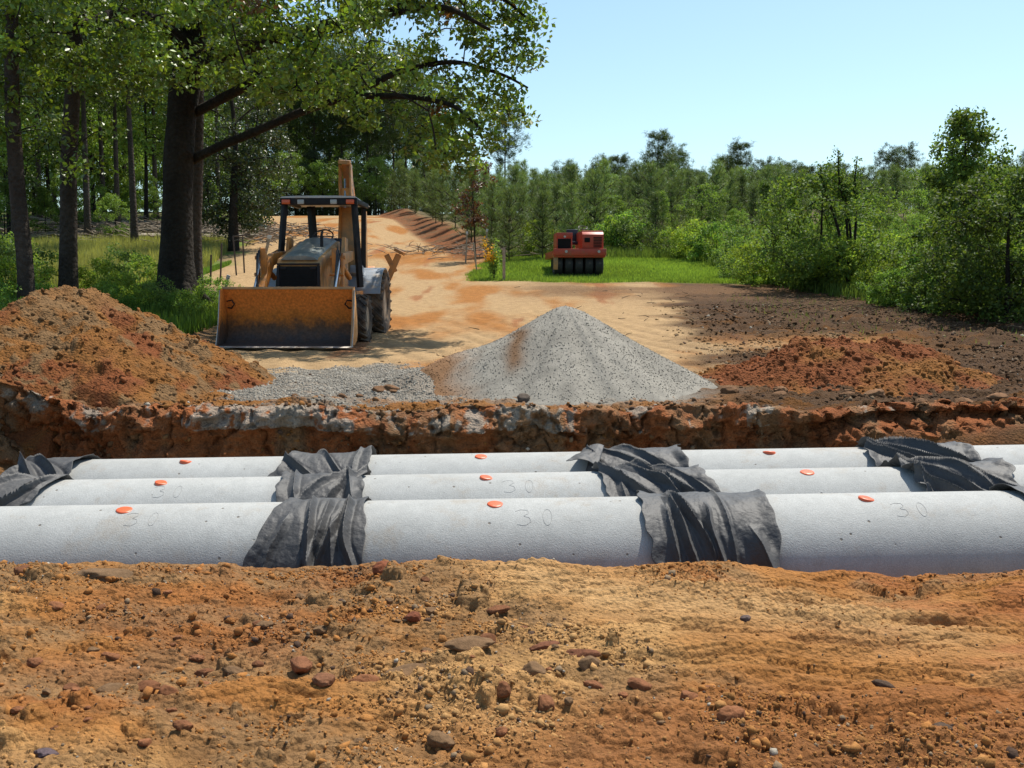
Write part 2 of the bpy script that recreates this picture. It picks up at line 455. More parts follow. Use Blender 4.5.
# ---------------- soil colours (the soil's own colours by place, plus some shade painted in)
ORANGE = np.array([.25, .108, .030]); REDCLAY = np.array([.185, .062, .022]); TAN = np.array([.31, .175, .068])
BROWN = np.array([.108, .060, .030]); GREYB = np.array([.185, .107, .048]); PALE = np.array([.37, .245, .125]); DARK = np.array([.07, .045, .026])
GRAV = np.array([.225, .208, .175]); CHALK = np.array([.29, .255, .205]); FORE = np.array([.10, .082, .042]); GRS = np.array([.11, .16, .03])
def ground_col(X, Y, wallm=0, cl=None, zc=None):
    n1 = fbm(X/1.6, Y/1.0, 0, 4, 201); n2 = fbm(X/.45, Y/.3, 0, 4, 205); n3 = fbm(X/5, Y/3, 0, 3, 209)
    # foreground
    c = mixc(ORANGE, TAN, sm(-.05, .5, n1+.25*n2))
    if cl is not None:
        c = mixc(c, GREYB*1.05, sm(.25, .8, cl)*sm(.45, -.15, n2+.3*n1)*.9)
        c = mixc(c, np.array([.20, .078, .025]), sm(4.1, 3.6, Y+.25*n1)*sm(-.6, .5, X)*.8)
        c = mixc(c, mixc(TAN, PALE, .35+0*X), smooth_c*.85)
    c = mixc(c, REDCLAY, sm(.15, .55, -n1+.3*n2)*.4)
    c = mixc(c, REDCLAY*1.15, sm(.0, .4, fbm(X/.7, Y/.35, 0, 4, 251)+.25)*sm(1.6, 2.1, X)*.55)
    c = c*1.22
    # far side
    f = sm(8.5, 9.3, Y)
    r = road(X, Y)
    road_c = mixc(PALE, ORANGE*1.25, sm(-.02, .5, fbm(X/1.4, Y/4.5, 0, 4, 215)))
    road_c = mixc(road_c, REDCLAY*1.35, .7*sm(.4, .65, fbm(X/.9, Y/6+3, 0, 4, 219)))
    bankc = mixc(ORANGE*.85, BROWN*1.2, sm(-.2, .4, n2))
    g = mixc(bankc, road_c, sm(10.5, 13, Y))
    g = mixc(g, ORANGE*.85, np.exp(-(((X+1.05)/.42)**2+((Y-10.95)/.45)**2))*.9)
    # strewn gravel
    gm = sm(.0, .35, .9-np.abs((X+1.5)/2.5)**2-np.abs((Y-11.9)/2.6)**2+.55*n2)
    gm = np.maximum(gm, sm(.9, 1.3, 2-np.hypot((X-.55)/2.0, (Y-11.4)/2.0)+.3*n2))
    g = mixc(g, GRAV, gm*.85*sm(9.5, 9.75, Y))
    # churned brown soil to the right
    rb = sm(1.4, 2.6, X-.13*(Y-9.4)+.9*n1)
    rb = rb*(1-.75*np.exp(-((Y-17.2-.15*X)/1.5)**2)*sm(8.5, 6.0, X+.8*n1))
    rbc = mixc(BROWN*.95, ORANGE*.62, sm(.15, .55, n2+.6*n1))
    rbc = mixc(rbc, BROWN*.8, sm(.1, .5, n3+.4*n2)*.7)
    rbc = rbc*.72
    g = mixc(g, rbc, rb*sm(60, 40, Y))
    # scraped strip in front of the lawn
    st = np.exp(-((Y-31.5)/2.6)**2)*sm(-1, 1.5, X)
    g = mixc(g, BROWN*1.35, st*.85*sm(-.6, .2, n1))
    # road edges, lawn, verges, forest floor
    lawn = sm(-.6, .4, X-(-1.3)-.06*(Y-35)+.5*n1)*sm(33.6, 34.8, Y+.5*n1)*sm(13.5+0*X, 10.5, X-.25*(Y-36))*sm(47, 44, Y)
    g = mixc(g, GRS, lawn)
    off = sm(-.3, .9, r+.5*n1)*np.where(side(X, Y) < 0, 1, 0)*sm(19, 23, Y+.5*X*0)
    g = mixc(g, mixc(FORE, GRS*1.1, sm(-.1, .4, n1)), off)
    offr = sm(1.6, 3.2, r+.6*n1)*np.where(side(X, Y) > 0, 1, 0)*sm(43, 47, Y)
    bank = sm(-.4, .3, r)*(1-sm(1.8, 3.0, r))*np.where(side(X, Y) > 0, 1, 0)*sm(40, 47, Y)
    g = mixc(g, mixc(REDCLAY, BROWN, sm(-.2, .4, n2)), bank*.9)
    g = mixc(g, FORE, offr)
    g = mixc(g, FORE, sm(14, 17, X-.1*(Y-20)+1.5*n1)*sm(24, 28, Y))
    g = mixc(g, FORE, sm(100, 112, Y))
    # leaf litter at left, tree shade painted into the ground colour
    g = mixc(g, mixc(BROWN, GREYB, sm(-.2, .3, n2)), sm(-4.9, -6.0, X+.5*n1)*sm(14.5, 16, Y)*sm(24, 20, Y)*.7)
    g = mixc(g, FORE*.9, sm(-6.6, -7.6, X+.6*n1)*sm(13.5, 15, Y)*sm(30, 26, Y))
    c = mixc(c, g, f)
    if not np.isscalar(wallm):
        w = mixc(REDCLAY*1.4, BROWN*2.0, sm(-.1, .5, fbm(X/.3, Y*3, 0, 3, 231)))
        c = mixc(c, w, wallm)
    return c
smooth_c = smooth_band
Cg = ground_col(X, Y, wm*.85, cl)
# chalky crust along the lip of the far wall
lip = (zo > -.2)*(yb > 9.05)*sm(9.56, 9.46, yb)*sm(.16, .34, fbm(X/.30, yb*5, 0, 5, 241, .65)+.5*fbm(X/.05, Z/.05, 0, 3, 243)+.45*np.exp(-((X+2.3)/1.0)**2)-.4*spill)
Cg = mixc(Cg, CHALK, lip*.8)
Cg = np.clip(Cg*(1-.22*sm(.01, -.02, Zc))[..., None]*(1+0*X)[..., None], 0, 1)  # low spots of the relief darkened, shade put into the soil colour
nr, nc = X.shape
ii = (np.arange(nr-1)[:, None]*nc+np.arange(nc-1)[None]).ravel()
Q = np.stack([ii, ii+1, ii+nc+1, ii+nc], -1)
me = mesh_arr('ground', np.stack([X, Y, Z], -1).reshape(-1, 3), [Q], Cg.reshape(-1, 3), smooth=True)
tag(link('ground', me, None, M['soil']), kind='structure')
TX, TY, TZ = X, Y, Z
from mathutils.bvhtree import BVHTree
def surf_z(x, y):
    """height of the finished ground mesh at x, y"""
    r = int(np.argmin(np.abs(rows[:, 0]-y))); 
    c = int(np.argmin(np.abs(TX[r]-x)))
    r0 = max(0, r-12); r1 = min(nr, r+13); c0 = max(0, c-3); c1 = min(nc, c+4)
    d = (TX[r0:r1, c0:c1]-x)**2+(TY[r0:r1, c0:c1]-y)**2
    k = np.unravel_index(np.argmin(d), d.shape)
    return float(TZ[r0+k[0], c0+k[1]])

# ---------------------------------------------------------------- heaps
def heap(name, cx, cy, peak, rx, ry, label, cat, colf, mat, seed, cloddy=.5, ridge=.0, power=1.0, nx=260, sharp=.05, capamp=1.0, extra=None, cut=None):
    u = np.linspace(-1.5, 1.5, nx)
    Xh, Yh = np.meshgrid(cx+u*rx, cy+u*ry)
    a = np.arctan2((Yh-cy)/ry, (Xh-cx)/rx)
    rr = np.hypot((Xh-cx)/rx, (Yh-cy)/ry)
    rr = rr*(1+.10*noise(np.cos(a)*1.7+seed, np.sin(a)*1.7, 0, seed)+.05*noise(np.cos(a)*5+seed, np.sin(a)*5, 0, seed+1))
    g = base_z(Xh, Yh)
    h = np.sqrt(rr*rr+sharp*sharp)-sharp
    H = np.maximum(1-h, -.6)
    H = np.where(H > 0, H**power, H)
    hgt = (peak-base_z(cx, cy))*H
    if extra is not None: hgt = hgt+extra(Xh, Yh)
    if cut is not None: hgt = np.where(Xh > cut-.3, np.minimum(hgt, (Yh-9.66)*1.3), hgt)
    on = sm(-.02, .12, hgt)
    Zh = g+hgt+on*(ridge*fbm(Xh/.5, Yh/.5, 0, 4, seed+5)+capamp*cloddy*np.maximum(caps(Xh, Yh, .30, .35, seed+7, .15, .42)*.6, np.maximum(caps(Xh, Yh, .14, .5, seed+11, .2, .45)*.7, caps(Xh, Yh, .07, .5, seed+15, .2, .5)*.8)))
    Zh = np.where(hgt < 0, g+np.maximum(hgt*1.5, -.3), Zh)
    c = colf(Xh, Yh, hgt)
    ok = hgt > -.25
    if cut is not None:
        Zh = Zh-1.15*np.maximum(0, 9.62-Yh)*(Xh < cut)
        ok = ok & ((Yh > 9.60) | (Xh < cut-.12*noise(Yh*5, 0, 0, 9)))
    n = nx
    i2 = (np.arange(n-1)[:, None]*n+np.arange(n-1)[None])
    keep = (ok[:-1, :-1] | ok[1:, :-1] | ok[:-1, 1:] | ok[1:, 1:])
    i2 = i2[keep]
    Qh = np.stack([i2, i2+1, i2+n+1, i2+n], -1)
    V = np.stack([Xh, Yh, Zh], -1).reshape(-1, 3)
    used = np.unique(Qh); mp = np.full(len(V), -1); mp[used] = np.arange(len(used))
    org = np.array([cx, cy, float(base_z(cx, cy))])
    me = mesh_arr(name, V[used]-org, [mp[Qh]], c.reshape(-1, 3)[used], smooth=True)
    o = link(name, me, None, mat); o.location = org
    tag(o, label, cat)
    return o, (Xh, Yh, Zh, hgt)

def leftcol(X, Y, h):
    n = fbm(X/.5, Y/.5, 0, 4, 301); n2 = fbm(X/.22, Y/.22, 0, 3, 305)
    c = mixc(ORANGE*.9, REDCLAY, sm(-.1, .4, n))
    c = mixc(c, GREYB, sm(.1, .45, n2-.4*n))
    return mixc(c, GREYB*1.15, sm(.75, 1.0, h)*.5)*.88
def lx(X, Y):
    a = .12*np.exp(-(((X+3.5)/.5)**2+((Y-10.9)/.5)**2))+.10*np.exp(-(((X+6.3)/1.0)**2+((Y-10.6)/.9)**2))
    return a+.05*fbm(X/.9, Y/.9, 0, 3, 311)
dpl, DPL = heap('dirt_pile', -5.17, 11.7, 1.60, 2.0, 2.3, 'tall reddish brown dirt pile at the left beside the trench', 'dirt pile', leftcol, M['soil'], 3, 1.5, .13, 1.08, 420, .10, 1.0, lx, cut=-4.05)

def gravcol(X, Y, h):
    n = fbm(X/.3, Y/.3, 0, 3, 321)
    c = mixc(GRAV*1.0, GRAV*.82, sm(-.3, .5, n))
    sx = .40-.05*(11.5-Y)+.05*noise(X*0, Y*4, 0, 5)
    c = mixc(c, BROWN*1.25, np.exp(-((X-(sx-.32))/.10)**2)*sm(11.45, 11.2, Y)*sm(.2, .45, h+.12*n))
    return mixc(c, ORANGE*.8, sm(-.25, -.75, X-.2*n)*.8*sm(.55, .3, h))
gpl, GPL = heap('gravel_pile', .60, 11.45, 1.40, 1.50, 1.62, 'pointed grey gravel pile behind the middle of the trench', 'gravel pile', gravcol, M['gravel'], 9, .05, .012, 1.06, 300, .07, .8,
    lambda X, Y: .10*np.exp(-(((X+.55)/.42)**2+((Y-11.0)/.40)**2)), cut=-99)
# loose stones over the gravel pile: part of the pile
Xh, Yh, Zh, hh = GPL
sel = np.where(hh.ravel() > .02)[0]
pick = rng.choice(sel, 20000)
P = np.stack([Xh.ravel()[pick], Yh.ravel()[pick], Zh.ravel()[pick]], -1)+rng.normal(size=(20000, 3))*[.004, .004, .003]
P[:, 0] += rng.uniform(-.006, .006, len(P))
gc = gravcol(P[:, 0], P[:, 1], hh.ravel()[pick])
cc = gc*(.85+.40*rng.random((len(P), 1)))
P[:, 2] -= .003
A = Acc(); A.add(*pebbles(P-np.array(gpl.location[:]), rng.uniform(.004, .0095, len(P)), cc*1.12, .25))
o = link('loose_stones', A.mesh('loose_stones'), gpl, M['stone']); o['kind'] = 'stuff'

def redcol(X, Y, h):
    n = fbm(X/.5, Y/.5, 0, 4, 331)
    return mixc(REDCLAY*.95, ORANGE*.8, sm(-.2, .4, n))
def rx_(X, Y):
    return .16*np.exp(-(((X-3.3)/.5)**2+((Y-11.6)/.5)**2))+.06*fbm(X/.6, Y/.6, 0, 3, 341)
rpl, RPL = heap('dirt_pile', 4.15, 12.2 , .95, 1.45, 1.35, 'low red clay dirt heap at the right behind the trench', 'dirt pile', redcol, M['soil'], 14, 1.3, .12, .9, 300, .2, 1.0, rx_, cut=-99)
# ================================================================ PIPES
RAD = .47; SLOPE = .016; LEN = 2.44
def concrete():
    m, nt, b = nt_new('concrete'); L = nt.links
    tc = N(nt, 'ShaderNodeTexCoord'); oi = N(nt, 'ShaderNodeObjectInfo')
    ad = N(nt, 'ShaderNodeVectorMath', operation='ADD'); L.new(tc.outputs['Object'], ad.inputs[0])
    sc = N(nt, 'ShaderNodeVectorMath', operation='SCALE'); L.new(oi.outputs['Location'], sc.inputs[0]); sc.inputs['Scale'].default_value = 3.3
    L.new(sc.outputs[0], ad.inputs[1])
    def nz(s, d, r=.6):
        n = N(nt, 'ShaderNodeTexNoise'); n.inputs['Scale'].default_value = s; n.inputs['Detail'].default_value = d; n.inputs['Roughness'].default_value = r
        L.new(ad.outputs[0], n.inputs['Vector']); return n.outputs['Fac']
    big, mid, fin = nz(1.4, 6), nz(9, 6, .7), nz(120, 3)
    cr = N(nt, 'ShaderNodeValToRGB'); cr.color_ramp.elements[0].position = .32; cr.color_ramp.elements[0].color = (.28, .283, .272, 1)
    cr.color_ramp.elements[1].position = .68; cr.color_ramp.elements[1].color = (.385, .388, .373, 1)
    s = N(nt, 'ShaderNodeMath', operation='MULTIPLY_ADD'); L.new(mid, s.inputs[0]); s.inputs[1].default_value = .45; 
    h = N(nt, 'ShaderNodeMath', operation='MULTIPLY'); L.new(big, h.inputs[0]); h.inputs[1].default_value = .55
    L.new(h.outputs[0], s.inputs[2]); L.new(s.outputs[0], cr.inputs[0])
    # air holes
    v = N(nt, 'ShaderNodeTexVoronoi'); v.inputs['Scale'].default_value = 15; v.inputs['Randomness'].default_value = 1
    L.new(ad.outputs[0], v.inputs['Vector'])
    lt = N(nt, 'ShaderNodeMapRange'); lt.inputs[1].default_value = .10; lt.inputs[2].default_value = .17; lt.inputs[3].default_value = 0; lt.inputs[4].default_value = 1
    L.new(v.outputs['Distance'], lt.inputs[0])
    gate = N(nt, 'ShaderNodeSeparateColor'); L.new(v.outputs['Color'], gate.inputs[0])
    g2 = N(nt, 'ShaderNodeMath', operation='GREATER_THAN'); L.new(gate.outputs[0], g2.inputs[0]); g2.inputs[1].default_value = .12
    mxx = N(nt, 'ShaderNodeMath', operation='MAXIMUM'); L.new(lt.outputs[0], mxx.inputs[0]); L.new(g2.outputs[0], mxx.inputs[1])
    mx = N(nt, 'ShaderNodeMix', data_type='RGBA'); L.new(mxx.outputs[0], mx.inputs[0]); mx.inputs[6].default_value = (.14, .125, .105, 1); L.new(cr.outputs[0], mx.inputs[7])
    # soil smears
    n4 = nz(2.6, 8, .75); m4 = N(nt, 'ShaderNodeMapRange'); m4.inputs[1].default_value = .54; m4.inputs[2].default_value = .72; m4.inputs[4].default_value = .6
    L.new(n4, m4.inputs[0])
    mx2 = N(nt, 'ShaderNodeMix', data_type='RGBA'); L.new(m4.outputs[0], mx2.inputs[0]); L.new(mx.outputs[2], mx2.inputs[6]); mx2.inputs[7].default_value = (.27, .215, .155, 1)
    fm = N(nt, 'ShaderNodeMapRange'); fm.inputs[1].default_value = .3; fm.inputs[2].default_value = .7; fm.inputs[3].default_value = .84; fm.inputs[4].default_value = 1.14
    L.new(fin, fm.inputs[0])
    mul = N(nt, 'ShaderNodeVectorMath', operation='SCALE'); L.new(mx2.outputs[2], mul.inputs[0]); L.new(fm.outputs[0], mul.inputs['Scale'])
    L.new(mul.outputs[0], b.inputs['Base Color']); b.inputs['Roughness'].default_value = .8; b.inputs['Specular IOR Level'].default_value = .3
    a = N(nt, 'ShaderNodeMath', operation='ADD'); L.new(fin, a.inputs[0]); L.new(mid, a.inputs[1])
    a2 = N(nt, 'ShaderNodeMath', operation='ADD'); L.new(a.outputs[0], a2.inputs[0]); L.new(mxx.outputs[0], a2.inputs[1])
    bp = N(nt, 'ShaderNodeBump'); bp.inputs['Strength'].default_value = .6; bp.inputs['Distance'].default_value = .0045
    L.new(a2.outputs[0], bp.inputs['Height']); L.new(bp.outputs[0], b.inputs['Normal'])
    return m
M['concrete'] = concrete()
M['pencil'] = pmat('crayon_mark', (.305, .305, .295), .8, 0, .3, 60, 0)
M['plug'] = pmat('orange_plastic', (.62, .105, .03), .42, 0, .12, 20, .1)
def fabric():
    m, nt, b = nt_new('filter_fabric'); L = nt.links
    tc = N(nt, 'ShaderNodeTexCoord')
    n1 = N(nt, 'ShaderNodeTexNoise'); n1.inputs['Scale'].default_value = 5; n1.inputs['Detail'].default_value = 7; n1.inputs['Roughness'].default_value = .7
    n2 = N(nt, 'ShaderNodeTexNoise'); n2.inputs['Scale'].default_value = 320; n2.inputs['Detail'].default_value = 2
    L.new(tc.outputs['Object'], n1.inputs['Vector']); L.new(tc.outputs['Object'], n2.inputs['Vector'])
    cr = N(nt, 'ShaderNodeValToRGB'); cr.color_ramp.elements[0].position = .3; cr.color_ramp.elements[0].color = (.040, .041, .044, 1)
    cr.color_ramp.elements[1].position = .75; cr.color_ramp.elements[1].color = (.066, .063, .060, 1)
    L.new(n1.outputs['Fac'], cr.inputs[0]); L.new(cr.outputs[0], b.inputs['Base Color'])
    b.inputs['Roughness'].default_value = .62; b.inputs['Specular IOR Level'].default_value = .45
    b.inputs['Sheen Weight'].default_value = .08; b.inputs['Sheen Roughness'].default_value = .4
    bp = N(nt, 'ShaderNodeBump'); bp.inputs['Strength'].default_value = .35; bp.inputs['Distance'].default_value = .002
    L.new(n2.outputs['Fac'], bp.inputs['Height'])
    bp2 = N(nt, 'ShaderNodeBump'); bp2.inputs['Strength'].default_value = .5; bp2.inputs['Distance'].default_value = .03
    n3 = N(nt, 'ShaderNodeTexNoise'); n3.inputs['Scale'].default_value = 14; n3.inputs['Detail'].default_value = 4
    L.new(tc.outputs['Object'], n3.inputs['Vector'])
    L.new(n3.outputs['Fac'], bp2.inputs['Height']); L.new(bp.outputs[0], bp2.inputs['Normal']); L.new(bp2.outputs[0], b.inputs['Normal'])
    return m
M['fabric'] = fabric()

def pipe_mesh():
    n, m = 96, 60
    xs = np.linspace(-LEN/2, LEN/2, m); an = np.arange(n)/n*2*math.pi
    prof_ = [(x, RAD) for x in xs]
    e = .008
    prof_ = [(-LEN/2+.0, RAD-.09), (-LEN/2, RAD-e)]+[(x, RAD) for x in np.linspace(-LEN/2+e, LEN/2-e, m)]+[(LEN/2, RAD-e), (LEN/2, RAD-.09)]
    prof_ = np.array(prof_); k = len(prof_)
    V = np.stack([np.repeat(prof_[:, 0], n), (prof_[:, 1][:, None]*np.cos(an)).ravel(), (prof_[:, 1][:, None]*np.sin(an)).ravel()], -1)
    i = np.arange(k)[:, None]*n; i2 = ((np.arange(k)+1) % k)[:, None]*n; j = np.arange(n)[None]; j2 = (j+1) % n
    F = np.stack([i+j, i+j2, i2+j2, i2+j], -1).reshape(-1, 4)
    me = mesh_arr('concrete_pipe', V, [F], None, True)
    return me
PM = pipe_mesh(); PM.materials.append(M['concrete'])
PIPE = [(6.56, -.11, 'near'), (7.50, -.19, 'middle'), (8.44, -.26, 'far')]
ZC = -.275
def pipe_zc(x): return ZC+SLOPE*x
rowname = {'near': 'nearest row', 'middle': 'middle row', 'far': 'farthest row'}
pos = {-2: 'far left piece, mostly under dirt and black fabric,', -1: 'left piece', 0: 'centre piece', 1: 'right piece', 2: 'last piece at the right edge'}
pipes = {}
for (py, x0, nm) in PIPE:
    for k in ((-1, 0, 1) if nm == 'near' else (-1, 0, 1, 2)):
        cx = x0+k*LEN*1.006
        o = link('concrete_pipe', PM); o.location = (cx, py, pipe_zc(cx)); o.rotation_euler = (R(37*k+20), -math.atan(SLOPE), 0)
        o.rotation_euler = (0, -math.atan(SLOPE), 0)
        tag(o, f'grey concrete pipe section, {pos[k]} of the {rowname[nm]}', 'concrete pipe', 'concrete drain pipes laid in the trench')
        pipes[(nm, k)] = o
# plugs in the lifting holes
def plug_mesh():
    prof_ = [(0, .010), (.03, .010), (.042, .009), (.049, .007), (.053, .003), (.053, -.02)]
    n = 28; an = np.arange(n)/n*2*math.pi
    V = [[0, 0, .010]]
    for (r, z) in prof_[1:]: V += [[r*math.cos(a)*(1+.04*math.sin(3*a)), r*math.sin(a), z] for a in an]
    F3 = [[0, 1+j, 1+(j+1) % n] for j in range(n)]
    F4 = [[1+q*n+j, 1+(q+1)*n+j, 1+(q+1)*n+(j+1) % n, 1+q*n+(j+1) % n] for q in range(len(prof_)-2) for j in range(n)]
    me = mesh_arr('orange_plug', V, [np.array(F3), np.array(F4)], None, True); me.materials.append(M['plug']); return me
PL = plug_mesh()
for (py, x0, nm) in PIPE:
    for k in (-1, 0, 1):
        if nm == 'far' and k == 1: xx = (766-512)*.00855
        elif nm == 'middle' and k == 1: xx = (805-512)*.00757
        elif nm == 'far' and k == -1: xx = (190-512)*.00855
        else: xx = x0+k*LEN
        t = R(11)
        o = link('lifting_hole_plug', PL)
        o.location = (xx, py-math.sin(t)*(RAD-.002), pipe_zc(xx)+math.cos(t)*(RAD-.002)); o.rotation_euler = (t, random.uniform(-.05, .05), random.uniform(0, 3))
        wh = {-1: 'left', 0: 'centre', 1: 'right'}[k]
        tag(o, f'round orange plastic plug on the {wh} pipe section of the {rowname[nm]}', 'plug', 'orange plugs in the lifting holes of the pipes')
# hand-written 30 on the pipes
def cyl_pt(px, py_, cx, cy):
    """s along the pipe, t = angle forward of the crown (rad)"""
    return None
THREE = [(-.9, .75), (-.3, 1), (.5, .9), (.6, .45), (0, .1), (.7, -.1), (.85, -.6), (.2, -1), (-.7, -.85)]
ZERO = [(.5*math.cos(a)*1.0, math.sin(a)) for a in np.linspace(.6, 7.2, 22)]
def marking(pipe, xw, th0, chars, s=.05):
    x = xw-pipe.location.x
    for ch in chars:
        pts = THREE if ch == '3' else ZERO
        pts = np.array(pts)
        t = np.linspace(0, len(pts)-1, 40); pts = np.stack([np.interp(t, range(len(pts)), pts[:, 0]), np.interp(t, range(len(pts)), pts[:, 1])], -1)
        sx = x+pts[:, 0]*s*1.15; th = th0-pts[:, 1]*s*1.5/RAD
        r = RAD+.0008
        A = Acc(); A.add(*tube(np.stack([sx, -r*np.sin(th), r*np.cos(th)], -1), .0011, 4, False)); x += s*3.1
        link('written_digit', A.mesh('written_digit'), pipe, M['pencil'])
marking(pipes[('middle', 0)], .27*1.0-.85+.0, R(26), '30', .05) if False else None
marking(pipes[('middle', 0)], (510-512)*.00757, R(27), '30', .048)
marking(pipes[('near', 0)], (524-512)*.0066, R(30), '30', .05)
marking(pipes[('middle', -1)], (168-512)*.00757, R(27), '30', .045)
marking(pipes[('near', -1)], (140-512)*.0066, R(25), '30', .045)
marking(pipes[('near', 1)], (892-512)*.0066, R(28), '30', .045)

# ---------------- fabric wraps
def wrap(row, xl, xr, th0, th1, folds, seed, label, lift=.02, flare=0, edge=.05, flap=None, grp='black filter fabric wrapped over the pipe joints'):
    """xl/xr: functions or (crown, bottom) world x; angle th measured forward from the crown"""
    py = PIPE[row][0]
    nu, nv = 190, 130
    v = np.linspace(0, 1, nv)[:, None]; u = np.linspace(0, 1, nu)[None]
    th = th0+(th1-th0)*v+0*u
    f = np.clip(th/R(80), 0, 1)
    el = edge*fbm(v*5+seed, 0*v, 0, 3, seed)+edge*.5*noise(v*13, 0*v+seed, 0, seed); er = edge*fbm(v*5+seed+9, 0*v, 0, 3, seed+1)+edge*.5*noise(v*11, 0*v+seed, 0, seed+4)
    XL = xl[0]+(xl[1]-xl[0])*f**1.5+el; XR = xr[0]+(xr[1]-xr[0])*f**1.5+er
    X = XL+(XR-XL)*u
    th = th + (.10*fbm(u*4+seed, 3.1, 0, 3, seed+3))*np.maximum(sm(.75, 1, v), sm(.25, 0, v))
    w = (X-(XL[nv//2]+XR[nv//2])/2)
    r = RAD+.014+.012*fbm(X/.13, th*2.2, 0, 4, seed+6)+.016*(fbm(X/.3, th*1.1, 0, 3, seed+7)+.4)
    for (c, slope, amp, wd, t0, t1, wob) in folds:
        xc = (XL[nv//2]+(XR[nv//2]-XL[nv//2])*c)+slope*(th-R(30))+wob*noise(th*1.6+c*9, 0*th, 0, seed+8)
        d = (X-xc)/wd
        a = amp*sm(R(t0), R(t0+22), th)*sm(R(t1), R(t1-18), th)
        r = r+a*np.exp(-np.abs(d)**1.25)*(1+.25*np.sign(d))
        r = r-.25*a*np.exp(-((np.abs(d)-2.2)/.9)**2)
    # loose edges stand off
    ed = np.minimum(X-XL, XR-X)
    r = r+lift*sm(.09, 0, ed)*(1+.8*fbm(th*2, 0*X+seed, 0, 2, seed+12))
    if flap is not None:
        r = r+flap(u+0*v, v+0*u, th)
    r = np.maximum(r, RAD+.006)
    Yw = py-np.sin(th)*r; Zw = pipe_zc(X)+np.cos(th)*r
    V = np.stack([X, Yw, Zw], -1).reshape(-1, 3)
    i = (np.arange(nv-1)[:, None]*nu+np.arange(nu-1)[None]).ravel()
    c = V.mean(0)
    me = mesh_arr('filter_fabric', V-c, [np.stack([i, i+1, i+nu+1, i+nu], -1)], None, True)
    o = link('filter_fabric', me, None, M['fabric']); o.location = c
    s = o.modifiers.new('thickness', 'SOLIDIFY'); s.thickness = .004; s.offset = 1
    tag(o, label, 'fabric wrap', grp)
    return o
NP, MP, FP = .0066, .00757, .00855
def X_(px, row): return (px-512)*(NP, MP, FP)[row]
# near row
wrap(0, (X_(284, 0), X_(252, 0)), (X_(366, 0), X_(373, 0)), R(-42), R(92),
     [(.42, .02, .045, .016, -10, 100, .04), (.56, -.05, .040, .015, -5, 100, .03), (.86, .02, .05, .018, -10, 100, .05), (.78, -.16, .035, .014, 0, 95, .05), (.12, -.10, .03, .02, 20, 100, .04), (.68, .05, .025, .02, 20, 100, .03)],
     31, 'black fabric flaring over the left joint of the nearest pipe row', .012, edge=.03)
wrap(0, (X_(640, 0), X_(648, 0)), (X_(764, 0), X_(764, 0)), R(-45), R(88),
     [(.20, .06, .03, .016, 10, 100, .03), (.29, .09, .045, .018, -5, 100, .04), (.37, .16, .05, .016, -10, 100, .05), (.50, .14, .055, .020, 15, 100, .05), (.66, .04, .018, .012, -30, 100, .02), (.78, .20, .05, .04, 40, 100, .05)],
     47, 'wide black fabric hanging over the right joint of the nearest pipe row', .02, edge=.035)
wrap(0, (3.30, 3.52), (4.1, 4.1), R(-40), R(80), [(.4, .05, .03, .03, -5, 100, .03)], 53,
     'corner of black fabric at the right edge on the nearest pipe row', .01, edge=.03)
# middle row
wrap(1, (-4.35, -4.35), (X_(58, 1), X_(26, 1)), R(-50), R(70),
     [(.72, -.35, .05, .016, -10, 90, .06), (.35, -.5, .04, .02, -20, 70, .05), (.9, -.15, .02, .02, 0, 90, .03)],
     61, 'black fabric over the leftmost joint of the middle pipe row', .018, edge=.03)
wrap(1, (X_(282, 1), X_(280, 1)), (X_(366, 1), X_(372, 1)), R(-50), R(62),
     [(.25, .05, .03, .02, -30, 80, .05), (.45, -.3, .035, .025, -20, 70, .06), (.75, -.25, .04, .02, -25, 70, .05), (.9, .1, .05, .03, -20, 70, .05)],
     71, 'black fabric over the left joint of the middle pipe row', .02, edge=.035,
     flap=lambda u, v, th: .07*np.exp(-((u-.93)/.10)**2)*np.exp(-((th-R(40))/.35)**2))
wrap(1, (X_(598, 1), X_(610, 1)), (X_(704, 1), X_(716, 1)), R(-50), R(62),
     [(.35, .5, .05, .02, -20, 80, .05), (.55, .3, .045, .025, -20, 80, .08), (.72, .45, .06, .03, -25, 80, .05), (.2, .1, .02, .02, 0, 80, .03), (.88, .4, .03, .02, -20, 80, .03)],
     83, 'black fabric bunched over the right joint of the middle pipe row', .022, edge=.05)
wrap(1, (X_(895, 1), X_(918, 1)), (X_(1000, 1), X_(1013, 1)), R(-58), R(62),
     [(.2, .7, .06, .045, -40, 80, .05), (.42, .6, .055, .05, -45, 80, .05), (.62, .4, .06, .05, -30, 80, .05), (.8, .5, .04, .04, -30, 80, .04), (.12, .1, .04, .03, 0, 80, .04)],
     97, 'crumpled black fabric near the right edge on the middle pipe row', .03, edge=.05)
